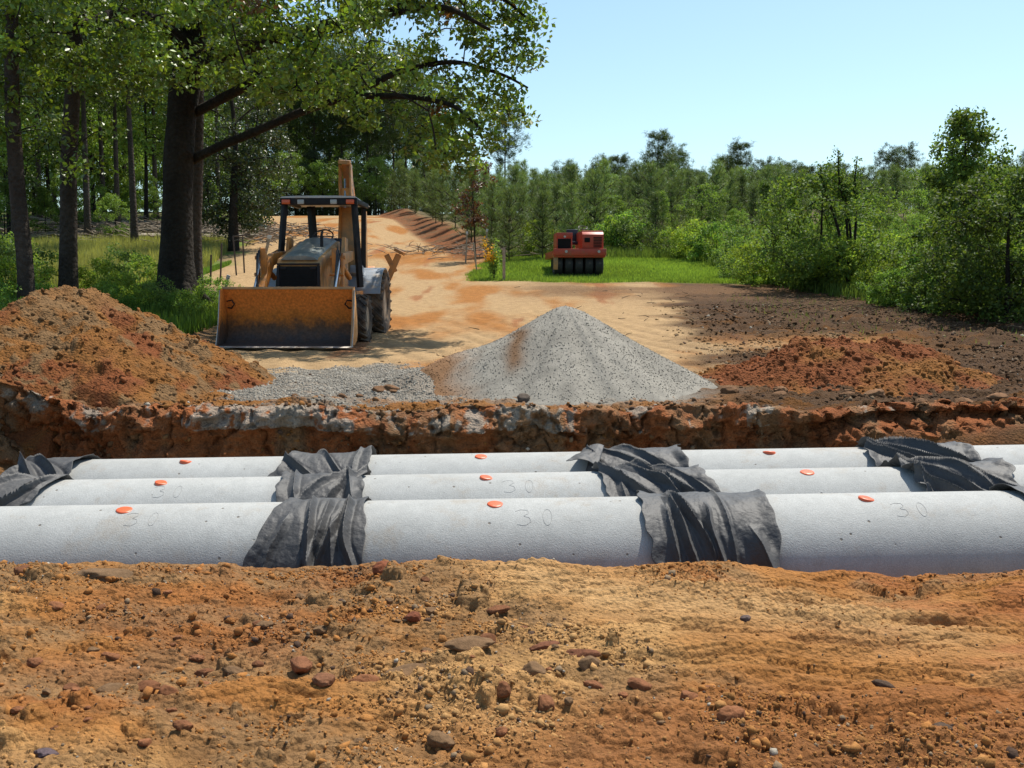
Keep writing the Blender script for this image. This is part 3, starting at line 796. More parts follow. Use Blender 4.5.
# far row
wrap(2, (X_(22, 2), X_(28, 2)), (X_(90, 2), X_(78, 2)), R(-40), R(60),
     [(.3, .4, .06, .025, -30, 80, .05), (.6, .5, .06, .03, -10, 80, .06)],
     103, 'folded black fabric at the left end of the farthest pipe row', .03, edge=.05)
wrap(2, (X_(292, 2), X_(262, 2)), (X_(374, 2), X_(378, 2)), R(-45), R(58),
     [(.2, .5, .05, .025, -20, 80, .04), (.6, .25, .035, .014, -40, 80, .03), (.8, .0, .02, .02, -30, 60, .03)],
     113, 'black fabric over the left joint of the farthest pipe row', .02, edge=.03,
     flap=lambda u, v, th: .05*sm(.62, 1, u)*np.exp(-((th-R(-5))/.25)**2))
def flapR(u, v, th): return .09*sm(.2, 0, u)*sm(R(30), R(5), np.abs(th-R(25)))
wrap(2, (X_(590, 2), X_(574, 2)), (X_(680, 2), X_(684, 2)), R(-42), R(58),
     [(.14, .3, .05, .02, -30, 80, .04), (.5, .6, .03, .02, -20, 80, .05), (.7, .5, .04, .025, -20, 80, .05)],
     127, 'black fabric over the right joint of the farthest pipe row', .03, edge=.05)
wrap(2, (X_(862, 2), X_(868, 2)), (X_(955, 2), X_(975, 2)), R(-42), R(62),
     [(.3, .8, .055, .03, -30, 80, .06), (.5, .9, .05, .03, -30, 80, .06), (.8, .6, .06, .025, -35, 80, .05)],
     139, 'black fabric near the right end of the farthest pipe row', .03, edge=.06)
# a pointed loose flap beside the far right-hand wrap
def flap_obj(P, name_label, seed):
    P = np.array(P)       # 4 corner points, point first
    n = 26; u = np.linspace(0, 1, n)[:, None, None]; v = np.linspace(0, 1, n)[None, :, None]
    V = (P[0]*(1-u)+P[1]*u)*(1-v)+(P[3]*(1-u)+P[2]*u)*v
    V = V.copy(); V[..., 2] += .03*fbm(V[..., 0]/.15, V[..., 1]/.15, 0, 3, seed)+.03*np.sin(u[..., 0]*math.pi)*1
    V = V.reshape(-1, 3); c = V.mean(0)
    i = (np.arange(n-1)[:, None]*n+np.arange(n-1)[None]).ravel()
    o = link('fabric_flap', mesh_arr('fabric_flap', V-c, [np.stack([i, i+1, i+n+1, i+n], -1)], None, True), None, M['fabric']); o.location = c
    s = o.modifiers.new('thickness', 'SOLIDIFY'); s.thickness = .004
    tag(o, name_label, 'fabric flap'); return o
a = at(566, 459, 8.05); b_ = at(598, 467, 8.02); c_ = at(604, 447, 8.35); d_ = at(586, 449, 8.4)
flap_obj([a, b_, c_, d_], 'small pointed black fabric flap lying between the two back pipe rows', 5)
# ================================================================ MACHINES
class MB:
    """boxes, bars, plates and lathes gathered into one mesh part"""
    def __init__(s): s.bm = bmesh.new()
    def _merge(s, tmp, mtx=None):
        if mtx is not None: tmp.transform(mtx)
        me = bpy.data.meshes.new('t'); tmp.to_mesh(me); tmp.free(); s.bm.from_mesh(me); bpy.data.meshes.remove(me)
    def box(s, c, d, rot=(0, 0, 0), bev=.012):
        t = bmesh.new(); bmesh.ops.create_cube(t, size=1)
        bmesh.ops.scale(t, vec=d, verts=t.verts)
        if bev: bmesh.ops.bevel(t, geom=t.edges[:], offset=min(bev, min(d)*.3), segments=2, affect='EDGES', profile=.6)
        s._merge(t, Matrix.Translation(c) @ Euler(rot).to_matrix().to_4x4()); return s
    def prism(s, pts, x0, x1, bev=.01, axis='x'):
        """pts: (y, z) outline pulled from x0 to x1 (or (x, z) along y)"""
        t = bmesh.new(); n = len(pts)
        mk = (lambda p, q: (q, p[0], p[1])) if axis == 'x' else ((lambda p, q: (p[0], q, p[1])) if axis == 'y' else (lambda p, q: (p[0], p[1], q)))
        a = [t.verts.new(mk(p, x0)) for p in pts]; b = [t.verts.new(mk(p, x1)) for p in pts]
        t.faces.new(a); t.faces.new(b[::-1])
        for i in range(n): t.faces.new((a[i], b[i], b[(i+1) % n], a[(i+1) % n]))
        bmesh.ops.recalc_face_normals(t, faces=t.faces[:])
        if bev: bmesh.ops.bevel(t, geom=t.edges[:], offset=bev, segments=2, affect='EDGES', profile=.6)
        s._merge(t); return s
    def bar(s, p0, p1, w, h=None, bev=.006):
        p0, p1 = Vector(p0), Vector(p1); d = p1-p0; q = d.to_track_quat('Z', 'Y')
        t = bmesh.new(); bmesh.ops.create_cube(t, size=1); bmesh.ops.scale(t, vec=(w, h or w, d.length), verts=t.verts)
        if bev: bmesh.ops.bevel(t, geom=t.edges[:], offset=bev, segments=2, affect='EDGES', profile=.6)
        s._merge(t, Matrix.Translation((p0+p1)/2) @ q.to_matrix().to_4x4()); return s
    def rod(s, p0, p1, r, n=16, r2=None):
        p0, p1 = Vector(p0), Vector(p1); d = p1-p0; q = d.to_track_quat('Z', 'Y')
        t = bmesh.new(); bmesh.ops.create_cone(t, cap_ends=True, segments=n, radius1=r, radius2=r if r2 is None else r2, depth=d.length)
        s._merge(t, Matrix.Translation((p0+p1)/2) @ q.to_matrix().to_4x4()); return s
    def tube(s, pts, r, n=8):
        V, F = tube(pts, r, n); t = bmesh.new(); vs = [t.verts.new(v) for v in V]
        for f in F:
            for q in f:
                try: t.faces.new([vs[i] for i in q])
                except ValueError: pass
        s._merge(t); return s
    def lathe(s, prof_, c, axis='x', n=48):
        """prof_ (a, r): a along the axis"""
        t = bmesh.new(); rings = []
        for (a, r) in prof_:
            ring = []
            for k in range(n):
                g = k/n*2*math.pi; ring.append(t.verts.new((a, r*math.cos(g), r*math.sin(g))))
            rings.append(ring)
        for p, q in zip(rings[:-1], rings[1:]):
            for k in range(n): t.faces.new((p[k], p[(k+1) % n], q[(k+1) % n], q[k]))
        t.faces.new(rings[0][::-1]) if prof_[0][1] > 1e-4 else None
        t.faces.new(rings[-1]) if prof_[-1][1] > 1e-4 else None
        bmesh.ops.recalc_face_normals(t, faces=t.faces[:])
        s._merge(t, Matrix.Translation(c)); return s
    def build(s, name, mat, parent=None, smooth=35, loc=None):
        me = bpy.data.meshes.new(name)
        if smooth:
            for f in s.bm.faces: f.smooth = True
            for e in s.bm.edges:
                if len(e.link_faces) == 2 and e.calc_face_angle(0) > R(smooth): e.smooth = False
        if loc is not None: bmesh.ops.translate(s.bm, vec=-Vector(loc), verts=s.bm.verts)
        s.bm.to_mesh(me); s.bm.free(); o = link(name, me, parent, mat)
        if loc is not None: o.location = loc
        return o
DIRTC = (.34, .19, .09)
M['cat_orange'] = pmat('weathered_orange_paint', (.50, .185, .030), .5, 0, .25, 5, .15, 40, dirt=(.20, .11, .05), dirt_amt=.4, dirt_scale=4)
M['pale_orange'] = pmat('pale_sunlit_orange_paint', (.50, .24, .08), .5, 0, .2, 5, .15, 40, dirt=(.28, .18, .09), dirt_amt=.5, dirt_scale=4)  # paler copy of the orange; on right-hand parts it paints sunlight
M['black_steel'] = pmat('black_painted_steel', (.014, .013, .014), .6, 0, .4, 6, .1, 40, dirt=(.05, .035, .022), dirt_amt=.15, spec=.22)
M['dark_grille'] = pmat('dark_grille_paint', (.010, .010, .010), .75, 0, .3, 10, .1, spec=.15)
M['hood_grey'] = pmat('dusty_dark_hood', (.13, .15, .145), .38, 0, .25, 4, .1, 40, dirt=(.30, .27, .21), dirt_amt=.45, dirt_scale=5)
M['fender_grey'] = pmat('faded_grey_fender', (.24, .27, .31), .42, 0, .2, 4, .1, 40, dirt=(.34, .27, .2), dirt_amt=.3, dirt_scale=5)
M['rubber'] = pmat('dusty_tyre_rubber', (.05, .045, .04), .85, 0, .3, 8, .3, 60, dirt=(.17, .12, .08), dirt_amt=.55, dirt_scale=5, spec=.2)
M['rim'] = pmat('dusty_pale_rim', (.34, .28, .21), .6, 0, .2, 6, .15, 30, dirt=(.24, .15, .08), dirt_amt=.5)
M['chrome'] = pmat('hydraulic_rod', (.55, .55, .55), .2, 1, .05, 6, 0)
M['hose'] = pmat('hydraulic_hose', (.015, .015, .015), .5, 0, .2, 6, 0)
M['seat'] = pmat('black_vinyl', (.02, .02, .03), .45, 0, .2, 6, .1)
M['lamp_glass'] = pmat('lamp_glass', (.35, .35, .33), .15, 0, .1, 6, 0)
M['red_lens'] = pmat('orange_lens', (.6, .09, .02), .25, 0, .1, 6, 0)
M['white_roof'] = pmat('pale_canopy_paint', (.42, .42, .41), .45, 0, .12, 6, .1, dirt=(.4, .33, .25), dirt_amt=.3)
def bucket_mat():
    m, nt, b = nt_new('worn_shaded_bucket_steel'); L = nt.links
    tc = N(nt, 'ShaderNodeTexCoord'); sp = N(nt, 'ShaderNodeSeparateXYZ'); L.new(tc.outputs['Object'], sp.inputs[0])
    n = N(nt, 'ShaderNodeTexNoise'); n.inputs['Scale'].default_value = 5; n.inputs['Detail'].default_value = 8; n.inputs['Roughness'].default_value = .7; L.new(tc.outputs['Object'], n.inputs['Vector'])
    ma = N(nt, 'ShaderNodeMath', operation='MULTIPLY_ADD'); L.new(n.outputs['Fac'], ma.inputs[0]); ma.inputs[1].default_value = .65; L.new(sp.outputs['Z'], ma.inputs[2])
    cr = N(nt, 'ShaderNodeValToRGB'); e = cr.color_ramp.elements  # darker lower part: steel wear plus shade painted in
    e[0].position = .42; e[0].color = (.055, .045, .04, 1)
    e[1].position = 1.12 if False else 1.0; e[1].color = (.62, .18, .03, 1)
    k = e.new(.66); k.color = (.12, .06, .03, 1)
    k = e.new(.84); k.color = (.50, .16, .024, 1)
    L.new(ma.outputs[0], cr.inputs[0])
    n2 = N(nt, 'ShaderNodeTexNoise'); n2.inputs['Scale'].default_value = 26; n2.inputs['Detail'].default_value = 7; L.new(tc.outputs['Object'], n2.inputs['Vector'])
    mr = N(nt, 'ShaderNodeMapRange'); mr.inputs[1].default_value = .3; mr.inputs[2].default_value = .7; mr.inputs[3].default_value = .7; mr.inputs[4].default_value = 1.25; L.new(n2.outputs['Fac'], mr.inputs[0])
    mul = N(nt, 'ShaderNodeVectorMath', operation='SCALE'); L.new(cr.outputs[0], mul.inputs[0]); L.new(mr.outputs[0], mul.inputs['Scale'])
    L.new(mul.outputs[0], b.inputs['Base Color']); b.inputs['Roughness'].default_value = .6; b.inputs['Specular IOR Level'].default_value = .25
    bp = N(nt, 'ShaderNodeBump'); bp.inputs['Strength'].default_value = .2; bp.inputs['Distance'].default_value = .02; L.new(n2.outputs['Fac'], bp.inputs['Height']); L.new(bp.outputs[0], b.inputs['Normal'])
    return m
M['bucket'] = bucket_mat()
M['worn_steel'] = pmat('polished_worn_steel', (.42, .38, .33), .4, .4, .2, 8, .1, dirt=(.3, .2, .12), dirt_amt=.3)

def wheel(parent, x, y, r, w, rimr, side, lugs, name='wheel', steer=0):
    wo = bpy.data.objects.new(name, None); COL.objects.link(wo); wo.parent = parent; wo.location = (x, y, r); wo.empty_display_size = .1
    wo.rotation_euler = (random.uniform(0, 3), 0, 0)
    t = MB(); h = w/2; k = .05
    t.lathe([(-h*.72, rimr-.01), (-h*.95, rimr+.05), (-h, (rimr+r)/2), (-h*.94, r-.06), (-h*.72, r-.03), (0, r-.02), (h*.72, r-.03), (h*.94, r-.06), (h, (rimr+r)/2), (h*.95, rimr+.05), (h*.72, rimr-.01)], (0, 0, 0), 'x', 56)
    for i in range(lugs):
        a = i/lugs*2*math.pi
        for sgn in (-1, 1):
            aa = a+(0 if sgn > 0 else math.pi/lugs)
            p0 = Vector((sgn*.02, math.cos(aa)*(r-.012), math.sin(aa)*(r-.012)))
            a2 = aa+.9*w/r*.55
            p1 = Vector((sgn*h*.97, math.cos(a2)*(r-.035), math.sin(a2)*(r-.035)))
            d = p1-p0; mid = (p0+p1)/2
            rad = Vector((0, mid.y, mid.z)).normalized(); xax = d.normalized(); yax = rad.cross(xax).normalized(); zax = xax.cross(yax)
            mt = Matrix((xax, yax, zax)).transposed().to_4x4(); mt.translation = mid
            b = bmesh.new(); bmesh.ops.create_cube(b, size=1); bmesh.ops.scale(b, vec=(d.length, .055*r/.65+.01, .06), verts=b.verts)
            t._merge(b, mt)
    t.build('tyre', M['rubber'], wo)
    s = side
    rm = MB(); rm.lathe([(-h*.6, rimr), (s*h*.0-.01, rimr-.03), (s*h*.0, .10)] if False else [(-h*.74, rimr+.012), (-h*.62, rimr-.02), (h*.62, rimr-.02), (h*.74, rimr+.012)], (0, 0, 0), 'x', 40)
    dz = s*h*.15
    rm.lathe([(dz-.012, .01), (dz-.012, rimr-.02), (dz+.012, rimr-.02), (dz+.012, .01)], (0, 0, 0), 'x', 40)
    rm.lathe([(min(dz, dz+s*.10), .09), (max(dz, dz+s*.10), .09)], (0, 0, 0), 'x', 24)
    for i in range(8):
        a = i/8*2*math.pi; rm.rod((dz, .15*math.cos(a), .15*math.sin(a)), (dz+s*.035, .15*math.cos(a), .15*math.sin(a)), .014, 8)
    rm.build('rim', M['rim'], wo)
    return wo

def backhoe():
    BX, BY = -3.83, 16.75
    gz = surf_z(-3.8, 18.2)
    b = empty('backhoe_loader', (BX, BY, gz), R(-1.5), 'orange backhoe loader parked on the dirt road with its wide front bucket lowered', 'backhoe loader')
    # local: +y to the rear, x to the right of the photo
    # ---- loader bucket
    W = 1.115
    def shell(pts, th, x0, x1, m):
        p = np.array(pts); n = []
        T = np.gradient(p, axis=0); T /= np.linalg.norm(T, axis=1, keepdims=True); Nn = np.stack([-T[:, 1], T[:, 0]], -1)
        q = p+Nn*th
        t = bmesh.new(); A_ = [[t.verts.new((x, a[0], a[1])) for a in arr] for arr in (p, q) for x in (x0, x1)]
        k = len(p)
        for i in range(k-1):
            for (u, v) in ((A_[0], A_[1]), (A_[3], A_[2]), (A_[2], A_[0]), (A_[1], A_[3])):
                t.faces.new((u[i], u[i+1], v[i+1], v[i]))
        for i in (0, k-1): t.faces.new((A_[0][i], A_[1][i], A_[3][i], A_[2][i]))
        bmesh.ops.recalc_face_normals(t, faces=t.faces[:]); m._merge(t)
    prof_b = [(0.02, .035), (.35, .045), (.52, .10), (.60, .22), (.60, .42), (.52, .72), (.40, 1.0)]
    # smooth the outline
    tt = np.linspace(0, 1, 40); pp = np.array(prof_b); d = np.r_[0, np.cumsum(np.hypot(*np.diff(pp, axis=0).T))]; d /= d[-1]
    ys = np.interp(tt, d, pp[:, 0]); zs = np.interp(tt, d, pp[:, 1])
    kk = np.ones(5)/5; ys[2:-2] = np.convolve(ys, kk, 'valid'); zs[2:-2] = np.convolve(zs, kk, 'valid')
    m = MB(); shell(list(zip(ys, zs)), -.018, -W, W, m)
    m.build('bucket', M['bucket'], b, 50)
    sidep = [(0.02, .03), (.36, .04), (.53, .10), (.615, .23), (.615, .43), (.53, .73), (.41, 1.0), (.30, .99), (.20, .55), (.06, .12)]
    for s in (-1, 1):
        MB().prism(sidep, s*(W+.002), s*(W+.026), .004).build('bucket_side', M['bucket'] if s < 0 else M['pale_orange'], b)  # right side paler, sunlight painted into its colour
        MB().prism([(.0, .02), (.16, .38), (.29, .97), (.33, .97), (.20, .36), (.05, .02)], s*(W+.028), s*(W+.044), .004).build('side_cutting_edge', M['worn_steel'], b)
    MB().prism([(-.06, .012), (.16, .012), (.16, .03), (.0, .034)], -W-.03, W+.03, .004).build('cutting_edge', M['worn_steel'], b)
    MB().box((0, .415, 1.005), (2*W+.04, .06, .045)).build('bucket_rim', M['pale_orange'], b)
    for s in (-1, 1):   # curled hooks inside the bucket corners
        MB().tube([(s*(W-.02), .50, .78), (s*(W-.12), .46, .80), (s*(W-.16), .47, .73), (s*(W-.10), .50, .66), (s*(W-.03), .52, .67)], .012).build('bucket_hook', M['black_steel'], b)
    # ---- loader arms
    for s in (-1, 1):
        x = s*.64
        arm = [(2.75, 1.72), (2.78, 1.55), (1.75, 1.42), (1.2, .95), (.78, .42), (.62, .25), (.60, .40), (.72, .62), (1.1, 1.12), (1.55, 1.58), (1.75, 1.64)]
        MB().prism(arm, x-.055, x+.055, .01).build('loader_arm', M['cat_orange'] if s < 0 else M['pale_orange'], b)  # right arm in the paler orange, painted as sunlit
        # uprights and tilt link seen over the bucket rim
        t = MB(); t.box((x-.0, 1.25, 1.46), (.10, .10, .52), (R(8), 0, 0)); t.box((x+s*.12, 1.30, 1.30), (.05, .12, .66), (R(-6), 0, 0))
        t.rod((x-.1, 1.3, 1.55), (x+s*.17, 1.3, 1.55), .035); t.rod((x-.09, 1.2, 1.25), (x+s*.16, 1.2, 1.25), .03)
        t.build('tilt_link', M['cat_orange'], b)
        t = MB(); t.rod((x+s*.07, 1.28, 1.5), (x+s*.07, .62, .72), .022); t.build('cylinder_rod', M['chrome'], b)
        t = MB(); t.rod((x+s*.07, 2.2, 1.2), (x+s*.07, 1.35, 1.45), .05); t.build('lift_cylinder', M['cat_orange'], b)
        t = MB()
        for k in range(3):
            t.tube([(x+s*.02*k, 1.55, 1.5), (x+s*(.05+.03*k), 1.2, 1.72-.05*k), (x+s*.06, .98, 1.3), (x+s*.03, .9+.04*k, .9)], .013)
        t.build('hydraulic_hose', M['hose'], b)
    MB().box((0, 1.0, .62), (1.25, .12, .12)).build('cross_tube', M['cat_orange'], b)
    # loader tower, right plate paler, sunlight painted in
    for s in (-1, 1):
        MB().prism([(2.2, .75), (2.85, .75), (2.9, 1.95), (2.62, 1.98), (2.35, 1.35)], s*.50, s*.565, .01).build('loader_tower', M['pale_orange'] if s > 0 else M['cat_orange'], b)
    # ---- engine, grille, hood
    nose = [(1.18, .62), (1.16, 1.30), (1.20, 1.44), (1.28, 1.53), (2.95, 1.92), (2.95, .62)]
    MB().prism(nose, -.40, .40, .03).build('engine_housing', M['pale_orange'], b)
    g = MB(); g.box((0, 1.150, .98), (.66, .03, .82), bev=.03)
    for k in range(16): g.box((0, 1.130, .63+k*.046), (.60, .02, .012), bev=0)
    g.build('grille', M['dark_grille'], b)
    fr = MB(); fr.box((-.36, 1.15, .97), (.05, .05, .88)); fr.box((.36, 1.15, .97), (.05, .05, .88)); fr.box((0, 1.15, 1.43), (.76, .06, .03)); fr.build('grille_frame', M['black_steel'], b)
    h = MB(); h.prism([(-.335, 0), (-.27, .055), (-.12, .082), (.12, .082), (.27, .055), (.335, 0)], 0, 1.80, .008, axis='y')
    t = MB(); me = bpy.data.meshes.new('q'); h.bm.to_mesh(me); t.bm.from_mesh(me); h.bm.free()
    bmesh.ops.rotate(t.bm, verts=t.bm.verts, cent=(0, 0, 0), matrix=Matrix.Rotation(R(13.2), 3, 'X')); bmesh.ops.translate(t.bm, verts=t.bm.verts, vec=(0, 1.20, 1.50))
    t.build('hood', M['hood_grey'], b)
    ex = MB(); ex.rod((.22, 2.1, 1.72), (.22, 2.1, 1.98), .03); ex.tube([(.22, 2.1, 1.96), (.22, 2.12, 2.02), (.22, 2.18, 2.05)], .026); ex.build('exhaust_pipe', M['black_steel'], b)
    for s in (-1, 1):
        MB().box((s*.27, 1.128, 1.36), (.11, .02, .045), bev=.01).build('headlight', M['black_steel'], b)
    # ---- chassis
    c = MB(); c.box((0, 2.4, .62), (.52, 3.0, .34)); c.box((0, 1.75, .52), (1.55, .16, .18)); c.box((0, 3.85, .66), (1.5, .34, .34)); c.box((0, 3.3, .98), (1.1, 1.5, .12)); c.build('chassis', M['cat_orange'], b)
    c = MB(); c.box((.62, 2.75, .78), (.38, .70, .34)); c.box((.63, 2.45, .56), (.34, .26, .05)); c.build('side_step', M['cat_orange'], b)
    c = MB(); c.box((-.62, 2.75, .78), (.38, .70, .40)); c.build('battery_box', M['black_steel'], b)
    # ---- wheels
    for s in (-1, 1):
        wheel(b, s*.985, 1.85, .44, .30, .23, s, 16, 'front_wheel')
        wheel(b, s*.93, 3.95, .66, .44, .34, s, 20, 'rear_wheel')
        f = MB(); pts = []
        a0 = np.linspace(R(18), R(150), 16)
        o_ = [(3.95-math.cos(a)*.80, .66+math.sin(a)*.76) for a in a0]; i_ = [(3.95-math.cos(a)*.77, .66+math.sin(a)*.73) for a in a0[::-1]]
        f.prism(o_+i_, s*.50, s*1.13, .004)
        f.prism(o_+[(3.95+.66, .95), (3.95-.72, .85)], s*.47, s*.50, .004)
        f.box((s*.64, 3.55, 1.30), (.26, .5, .18), (R(-20), 0, 0), .03)
        f.build('fender', M['fender_grey'], b)
    # ---- operator station
    p = MB(); p.box((0, 3.5, 1.06), (.98, 1.3, .05)); p.build('floor_plate', M['black_steel'], b)
    st = MB(); st.box((0, 3.75, 1.42), (.50, .48, .14), bev=.04); st.box((0, 3.98, 1.75), (.48, .12, .55), (R(-8), 0, 0), .05); st.box((0, 3.75, 1.2), (.3, .3, .32)); st.build('seat', M['seat'], b)
    sw = MB(); sw.box((0, 2.98, 1.72), (.62, .16, .30), (R(-15), 0, 0), .03); sw.build('dashboard', M['seat'], b)
    sw = MB(); cc = Vector((.02, 3.15, 2.02)); an = np.linspace(0, 2*math.pi, 33)
    ring = np.array([(cc.x+.20*math.cos(a), cc.y+.20*math.sin(a)*math.cos(R(35)), cc.z+.20*math.sin(a)*math.sin(R(35))*1.2) for a in an])
    sw.tube(ring, .015); sw.rod((.02, 3.0, 1.85), cc, .02); sw.bar(cc+Vector((-.19, 0, 0)), cc+Vector((.19, 0, 0)), .02); sw.build('steering_wheel', M['hose'], b)
    for x in (-.25, .25, .33):
        l = MB(); l.rod((x, 3.35, 1.1), (x*1.05, 3.25, 1.75), .010, 8); l.rod((x*1.05, 3.25, 1.75), (x*1.06, 3.24, 1.83), .025, 10); l.build('control_lever', M['hose'], b)
    # canopy frame: four posts, roof, front beam
    ZT = 2.74
    for (xb, yb_, xt, yt, w) in ((-.80, 2.85, -.68, 2.98, .10), (.80, 2.85, .68, 2.98, .10), (-.36, 4.2, -.42, 4.1, .13), (.62, 4.25, .66, 4.15, .09)):
        MB().bar((xb, yb_, 1.02 if yb_ < 4 else 1.3), (xt, yt, ZT-.06), w, w*.9).build('canopy_post', M['black_steel'], b)
    # the dark post standing inside the frame at the left
    pass
    MB().box((0, 2.95, ZT-.06), (1.50, .12, .13)).build('canopy_beam', M['black_steel'], b)
    for s in (-1, 1): MB().box((s*.70, 3.6, ZT-.05), (.10, 1.3, .09)).build('canopy_side_beam', M['black_steel'], b)
    rf = MB(); rf.prism([(-.75, 0), (-.72, .03), (-.4, .045), (.4, .045), (.72, .03), (.75, 0)], 2.88, 4.42, .008, axis='y')
    for v in rf.bm.verts: v.co.z += ZT+.004-(v.co.y-2.9)*.035
    rf.build('canopy_roof', M['white_roof'], b)
    for (x, mt) in ((-.63, 'red_lens'), (.62, 'red_lens'), (.30, 'lamp_glass'), (-.34, 'lamp_glass')):
        MB().box((x, 2.875, ZT-.07), (.16 if mt == 'red_lens' else .13, .05, .09), bev=.015).build('canopy_lamp', M[mt], b)
    mr = MB(); mr.bar((-.80, 2.85, 1.75), (-1.02, 2.8, 1.62), .018); mr.build('mirror_arm', M['hose'], b)
    # ---- backhoe boom, folded up behind the canopy
    fr = MB(); fr.box((0, 4.75, .62), (1.9, .26, .40)); fr.box((.1, 4.95, .85), (.34, .30, .7)); fr.build('rear_frame', M['cat_orange'], b)
    BXX = .41; BOOM = []
    def plate(pts, x0, x1, name, mat): return MB().prism(pts, BXX+x0, BXX+x1, .008).build(name, mat, b)
    boom = [(4.92, .95), (4.70, 1.6), (4.62, 2.4), (4.72, 3.2), (4.90, 3.62), (5.04, 3.60), (4.98, 3.1), (4.96, 2.4), (5.02, 1.7), (5.16, 1.0)]
    plate(boom, -.19, -.15, 'boom_plate', M['cat_orange']); plate(boom, .04, .08, 'boom_plate', M['pale_orange'])  # lit right plate and shaded left plate, told apart by colour
    MB().prism([(4.75, 1.4), (4.66, 2.4), (4.74, 3.1), (4.80, 3.1), (4.73, 2.4), (4.82, 1.4)], BXX-.149, BXX+.039, .004).build('boom_web', M['cat_orange'], b)
    MB().box((BXX-.055, 4.90, 3.66), (.25, .16, .08), (R(10), R(8), 0)).build('boom_head', M['pale_orange'], b)
    stick = [(5.02, 3.68), (5.20, 3.70), (5.52, 2.6), (5.50, 1.55), (5.36, 1.5), (5.26, 2.5)]
    plate(stick, -.15, .03, 'dipper_stick', M['cat_orange'])
    t = MB(); t.rod((BXX-.065, 4.66, 1.55), (BXX-.065, 4.60, 2.35), .06); t.build('boom_cylinder', M['cat_orange'], b)
    t = MB(); t.rod((BXX-.065, 4.60, 2.35), (BXX-.065, 4.82, 3.3), .028); t.build('cylinder_rod', M['chrome'], b)
    for o_ in kids(b):
        if o_.name.split('.')[0] in ('boom_plate', 'boom_web', 'boom_head', 'dipper_stick', 'boom_cylinder') or (o_.name.startswith('cylinder_rod') and o_.data.vertices[0].co.y > 4): o_.rotation_euler = (0, R(-3.4), 0)
    MB().prism([(.08, 1.15), (.46, 1.15), (.37, 2.68), (.15, 2.68)], 4.36, 4.40, .006, axis='y').build('boom_link', M['pale_orange'], b)  # front face painted paler, as if in sun
    MB().prism([(.04, 1.15), (.10, 1.15), (.17, 2.68), (.12, 2.68)], 4.30, 4.46, .006, axis='y').build('boom_link_side', M['cat_orange'], b)  # darker orange paints the shaded left face
    # second lean-out plates seen at the right of the boom, orange paled as sunlit
    MB().prism([(4.45, 1.05), (4.50, 1.9), (4.62, 2.62), (4.72, 2.62), (4.74, 1.9), (4.72, 1.05)], BXX+.14, BXX+.22, .008).build('swing_tower', M['pale_orange'], b)
    t = MB()
    for k in range(4):
        t.tube([(BXX-.30+.03*k, 4.5, 1.2), (BXX-.34+.04*k, 4.42, 1.8), (BXX-.28+.05*k, 4.5, 2.4+.1*k), (BXX-.18, 4.58, 2.7), (BXX-.12, 4.60, 2.3)], .016)
    t.build('hydraulic_hose', M['hose'], b)
    bk = MB(); bk.prism([(5.25, 1.1), (5.75, 1.5), (5.95, 1.15), (5.85, .75), (5.5, .62), (5.3, .8)], -.1, .62, .02); bk.build('rear_bucket', M['cat_orange'], b)
    for s in (-1, 1):   # stabiliser legs folded up at the back
        t = MB(); t.bar((s*.85, 4.80, .75), (s*1.28, 4.85, 1.72), .15, .13); t.box((s*1.30, 4.85, 1.78), (.22, .30, .06), (0, R(s*25), 0)); t.build('stabiliser', M['cat_orange'], b)
        t = MB(); t.bar((s*1.02, 4.80, 1.72), (s*1.20, 4.85, 1.35), .12, .1); t.build('stabiliser_cylinder', M['cat_orange'], b)
    return b
backhoe()

